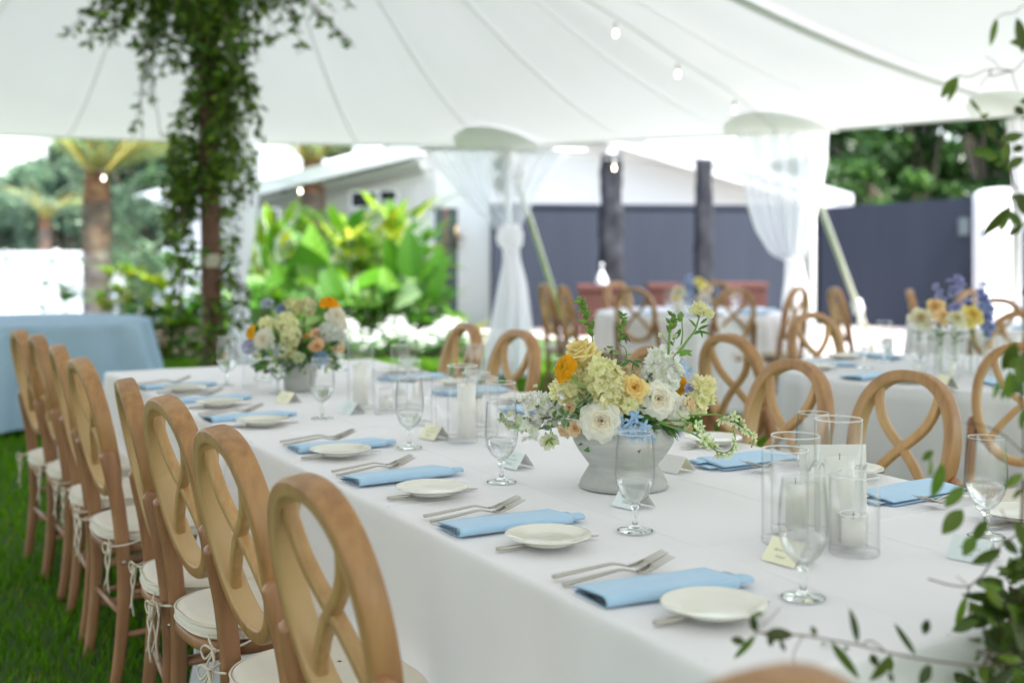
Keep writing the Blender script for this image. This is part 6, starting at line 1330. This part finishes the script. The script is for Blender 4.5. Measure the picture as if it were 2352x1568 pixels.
def lv(conv, lst, d, cols, ww=.36):
    for (x0, y0, x1, y1, *w) in lst:
        a = atd(*conv(x0, y0), d); b = atd(*conv(x1, y1), d + random.uniform(-.012, .012)); L_ = np.linalg.norm(b - a); add_leaf(lfM, a, b - a, -FW + RT * random.uniform(-.5, .5) + UP * random.uniform(-.2, .6), L_, L_ * (w[0] if w else ww), vary(random.choice(cols), .18), fold=.25, curl=random.uniform(-.12, .2), nu=5, nv=8, shape=.9)
d = 1.5; random.seed(9)
twig(c_bot, [(500, 590), (830, 612), (1000, 640), (1200, 675), (1400, 725), (1600, 765), (1800, 795), (2060, 822), (2300, 800), (2700, 760)], d, .0013)
twig(c_bot, [(830, 615), (790, 680), (765, 745), (768, 810)], d, .0007); twig(c_bot, [(500, 590), (600, 500), (672, 420)], d + .03, .0005)
twig(c_bot, [(1240, 670), (1290, 648), (1350, 680), (1385, 712)], d, .0010)
lv(c_bot, [(500, 585, 478, 470, .5), (480, 475, 560, 450, .4), (502, 605, 345, 768, .30), (430, 660, 330, 640, .6), (560, 605, 770, 605, .42), (600, 620, 610, 690, .7), (670, 640, 705, 722, .35), (915, 615, 890, 545, .7), (1205, 665, 1162, 425, .24), (1020, 655, 1205, 895, .20), (1605, 745, 1460, 532, .18), (1125, 680, 1130, 720, .8), (1440, 745, 1300, 935, .38), (1300, 735, 1335, 815, .5), (1420, 860, 1445, 941, .5), (1700, 810, 1640, 960, .5), (1960, 830, 2010, 900, .3), (1690, 500, 1665, 600, .5)], d, VDK + VG[:1])
d = 1.62
twig(c_rt, [(1000, 560), (740, 720), (640, 790), (560, 930), (475, 1012), (460, 1060)], d + .03, .0012); twig(c_rt, [(475, 1018), (360, 1005), (235, 970)], d, .0011); twig(c_rt, [(470, 1010), (430, 980), (398, 955)], d, .0006)
twig(c_rt, [(440, 75), (560, 95), (650, 130), (790, 260)], d, .0006); twig(c_rt, [(650, 570), (700, 640), (784, 640)], d, .0008); twig(c_rt, [(784, 1080), (720, 1180), (640, 1300), (560, 1450), (540, 1480)], d, .0018); twig(c_rt, [(620, 1068), (700, 1100), (784, 1060)], d, .0009); twig(c_rt, [(784, 400), (770, 640), (745, 720)], d, .0022)
lv(c_rt, [(318, 305, 258, 515, .34), (440, 435, 325, 560, .42), (432, 572, 312, 715, .50), (578, 628, 485, 760, .38), (500, 720, 437, 838, .55), (652, 800, 488, 890, .38), (262, 232, 200, 292, .5), (250, 280, 242, 385, .2), (775, 368, 668, 448, .36), (770, 450, 715, 510, .4), (715, 940, 622, 905, .5), (700, 1000, 766, 960, .5), (712, 985, 715, 905, .4), (520, 1005, 672, 1030, .30), (600, 960, 680, 1030, .35), (735, 915, 784, 865, .7), (455, 1060, 388, 1265, .20), (370, 1268, 528, 1205, .38), (470, 1090, 480, 1210, .22), (480, 1140, 600, 1180, .45), (540, 1090, 640, 1230, .4), (575, 1180, 625, 1250, .5), (630, 1110, 720, 1140, .4), (590, 1060, 690, 1090, .15), (700, 1200, 690, 1330, .45), (590, 1250, 575, 1385, .35), (720, 1130, 784, 1110, .5), (655, 1520, 784, 1490, .45), (770, 1250, 720, 1290, .5), (520, 1400, 510, 1450, .4), (40, 1225, 155, 1405, .18), (0, 1410, 20, 1500, .5)], d, VG + VDK[2:])
lv(c_rt, [(180, 1568, 250, 1470, .5), (390, 1568, 430, 1530, .6), (470, 1480, 500, 1540, .4), (640, 1400, 600, 1480, .4), (660, 1440, 700, 1500, .5), (740, 1350, 690, 1400, .5), (760, 1430, 700, 1390, .5), (560, 1470, 620, 1500, .4)], d, VDK)
# dense mass at the lower right corner
for k in range(230):
    x = random.triangular(2235, 2440, 2390); y = random.uniform(1260, 1640) ; x += max(0, (1450 - y)) * .15
    p = atd(x, y, d + random.uniform(-.05, .2)); dv = rng.normal(size=3) + UP * -.2; L_ = random.uniform(.028, .058); add_leaf(lfM, p, dv, -FW + rng.normal(size=3) * .6, L_, L_ * .42, vary(random.choice(VDK + VG), .3), nu=4, nv=6)
    if k % 7 == 0: stM.tube(smooth_path([p, p + rng.normal(size=3) * .03, atd(2470, 1500 + random.uniform(-150, 100), d + .1)], 4), .0012, 4)
d = 1.6
twig(c_top, [(1500, 0), (1344, 35), (1285, 85), (1230, 88), (1172, 112)], d, .0006); twig(c_top, [(1500, 260), (1344, 400), (1270, 465), (1120, 455), (1050, 480), (980, 505), (905, 495)], d, .0007); twig(c_top, [(1270, 465), (1190, 445), (1140, 400), (1090, 372)], d, .0005); twig(c_top, [(1270, 465), (1130, 500), (1130, 455)], d, .0009); twig(c_top, [(1125, 470), (1090, 520), (1052, 575)], d, .0005); twig(c_top, [(1265, 465), (1280, 530), (1306, 600)], d, .0007)
lv(c_top, [(1165, 118, 1120, 305, .22), (1295, 118, 1330, 355, .42), (912, 503, 790, 642, .38), (912, 505, 845, 682, .22), (985, 648, 1062, 742, .22), (1062, 745, 1090, 800, .5), (1108, 742, 1075, 790, .4)], d, VG)
twig(c_top, [(1100, 790), (1110, 880), (1190, 950), (1230, 1050), (1260, 1180), (1300, 1250)], d, .0010)
lv(c_top, [(1090, 830, 1150, 910, .5), (1110, 880, 1150, 900, .5), (1185, 930, 1350, 875, .42), (1165, 1010, 988, 998, .36), (1180, 1030, 1090, 1050, .5), (1344, 965, 1262, 985, .7), (1344, 1030, 1225, 1110, .42), (1230, 1060, 1150, 1090, .5), (1285, 700, 1344, 760, .7), (1230, 940, 1210, 1060, .4), (1260, 1290, 1400, 1340, .5), (1262, 1350, 1075, 1555, .28), (1240, 1380, 1330, 1500, .4), (1330, 1470, 1245, 1555, .4), (1290, 1270, 1344, 1420, .5), (1250, 1400, 1180, 1530, .3)], d, VG + VDK[1:])
lv(c_mid, [(905, 370, 825, 575, .5), (965, 430, 930, 690, .45), (870, 570, 850, 770, .42), (790, 640, 745, 765, .34), (960, 590, 890, 690, .5), (930, 470, 860, 560, .6), (960, 660, 905, 730, .5), (310, 1130, 245, 1200, .45), (300, 1190, 310, 1310, .2), (965, 700, 930, 780, .5), (830, 690, 800, 780, .35)], d, VG + VDK[2:])
twig(c_mid, [(1000, 300), (960, 480), (940, 700), (960, 900), (965, 1150)], d, .0016); twig(c_mid, [(560, 935), (650, 950), (740, 985), (850, 1050), (965, 1150)], d, .0006)
lv(c_mid, [(955, 20, 1100, 60, .3), (965, 830, 940, 980, .3), (950, 1300, 850, 1390, .35)], d, VG)
for (x, y) in [(2378, 60), (2385, 260), (2372, 480), (2378, 700), (2385, 900), (2390, 1180)]:
    stM.tube(smooth_path([atd(x, y, 1.62), atd(x + 20, y + 90, 1.6), atd(x - 5, y + 190, 1.62), PN + UP * (CAMH + (HOR - y) / FPX * 1.7)], 6), .0016, 5)
    for k in range(6): p = atd(x + random.uniform(-15, 40), y + random.uniform(0, 180), 1.62); add_leaf(lfM, p, rng.normal(size=3), -FW + rng.normal(size=3) * .5, .035, .015, vary(random.choice(VG), .2), nu=4, nv=6)
stM.build('vine_stems', 'twig', nv_, world=True); lfM.build('leaves', 'leaf', nv_, world=True)
# loose leaf and petals fallen on the cloth
for k, (x, y, lab) in enumerate([(1885, 1490, 'small fallen green leaf near the table edge'), (2035, 1153, 'tiny crumb of stem on the cloth beyond the short cylinder'), (1621, 1527, 'tiny brown petal below the nearest plate')]):
    p = at(x, y, TZ); t = MB(); add_leaf(t, (0, 0, .004), (1, .4 * k, .1), UP, .016 if k == 0 else .006, .008 if k == 0 else .002, (.10, .16, .05) if k == 0 else (.12, .10, .06)); tag(t.build('fallen_leaf', 'leaf', origin=None), lab, 'leaf', 'scraps fallen on the tablecloth').location = Vector((p[0], p[1], TZ + .002))
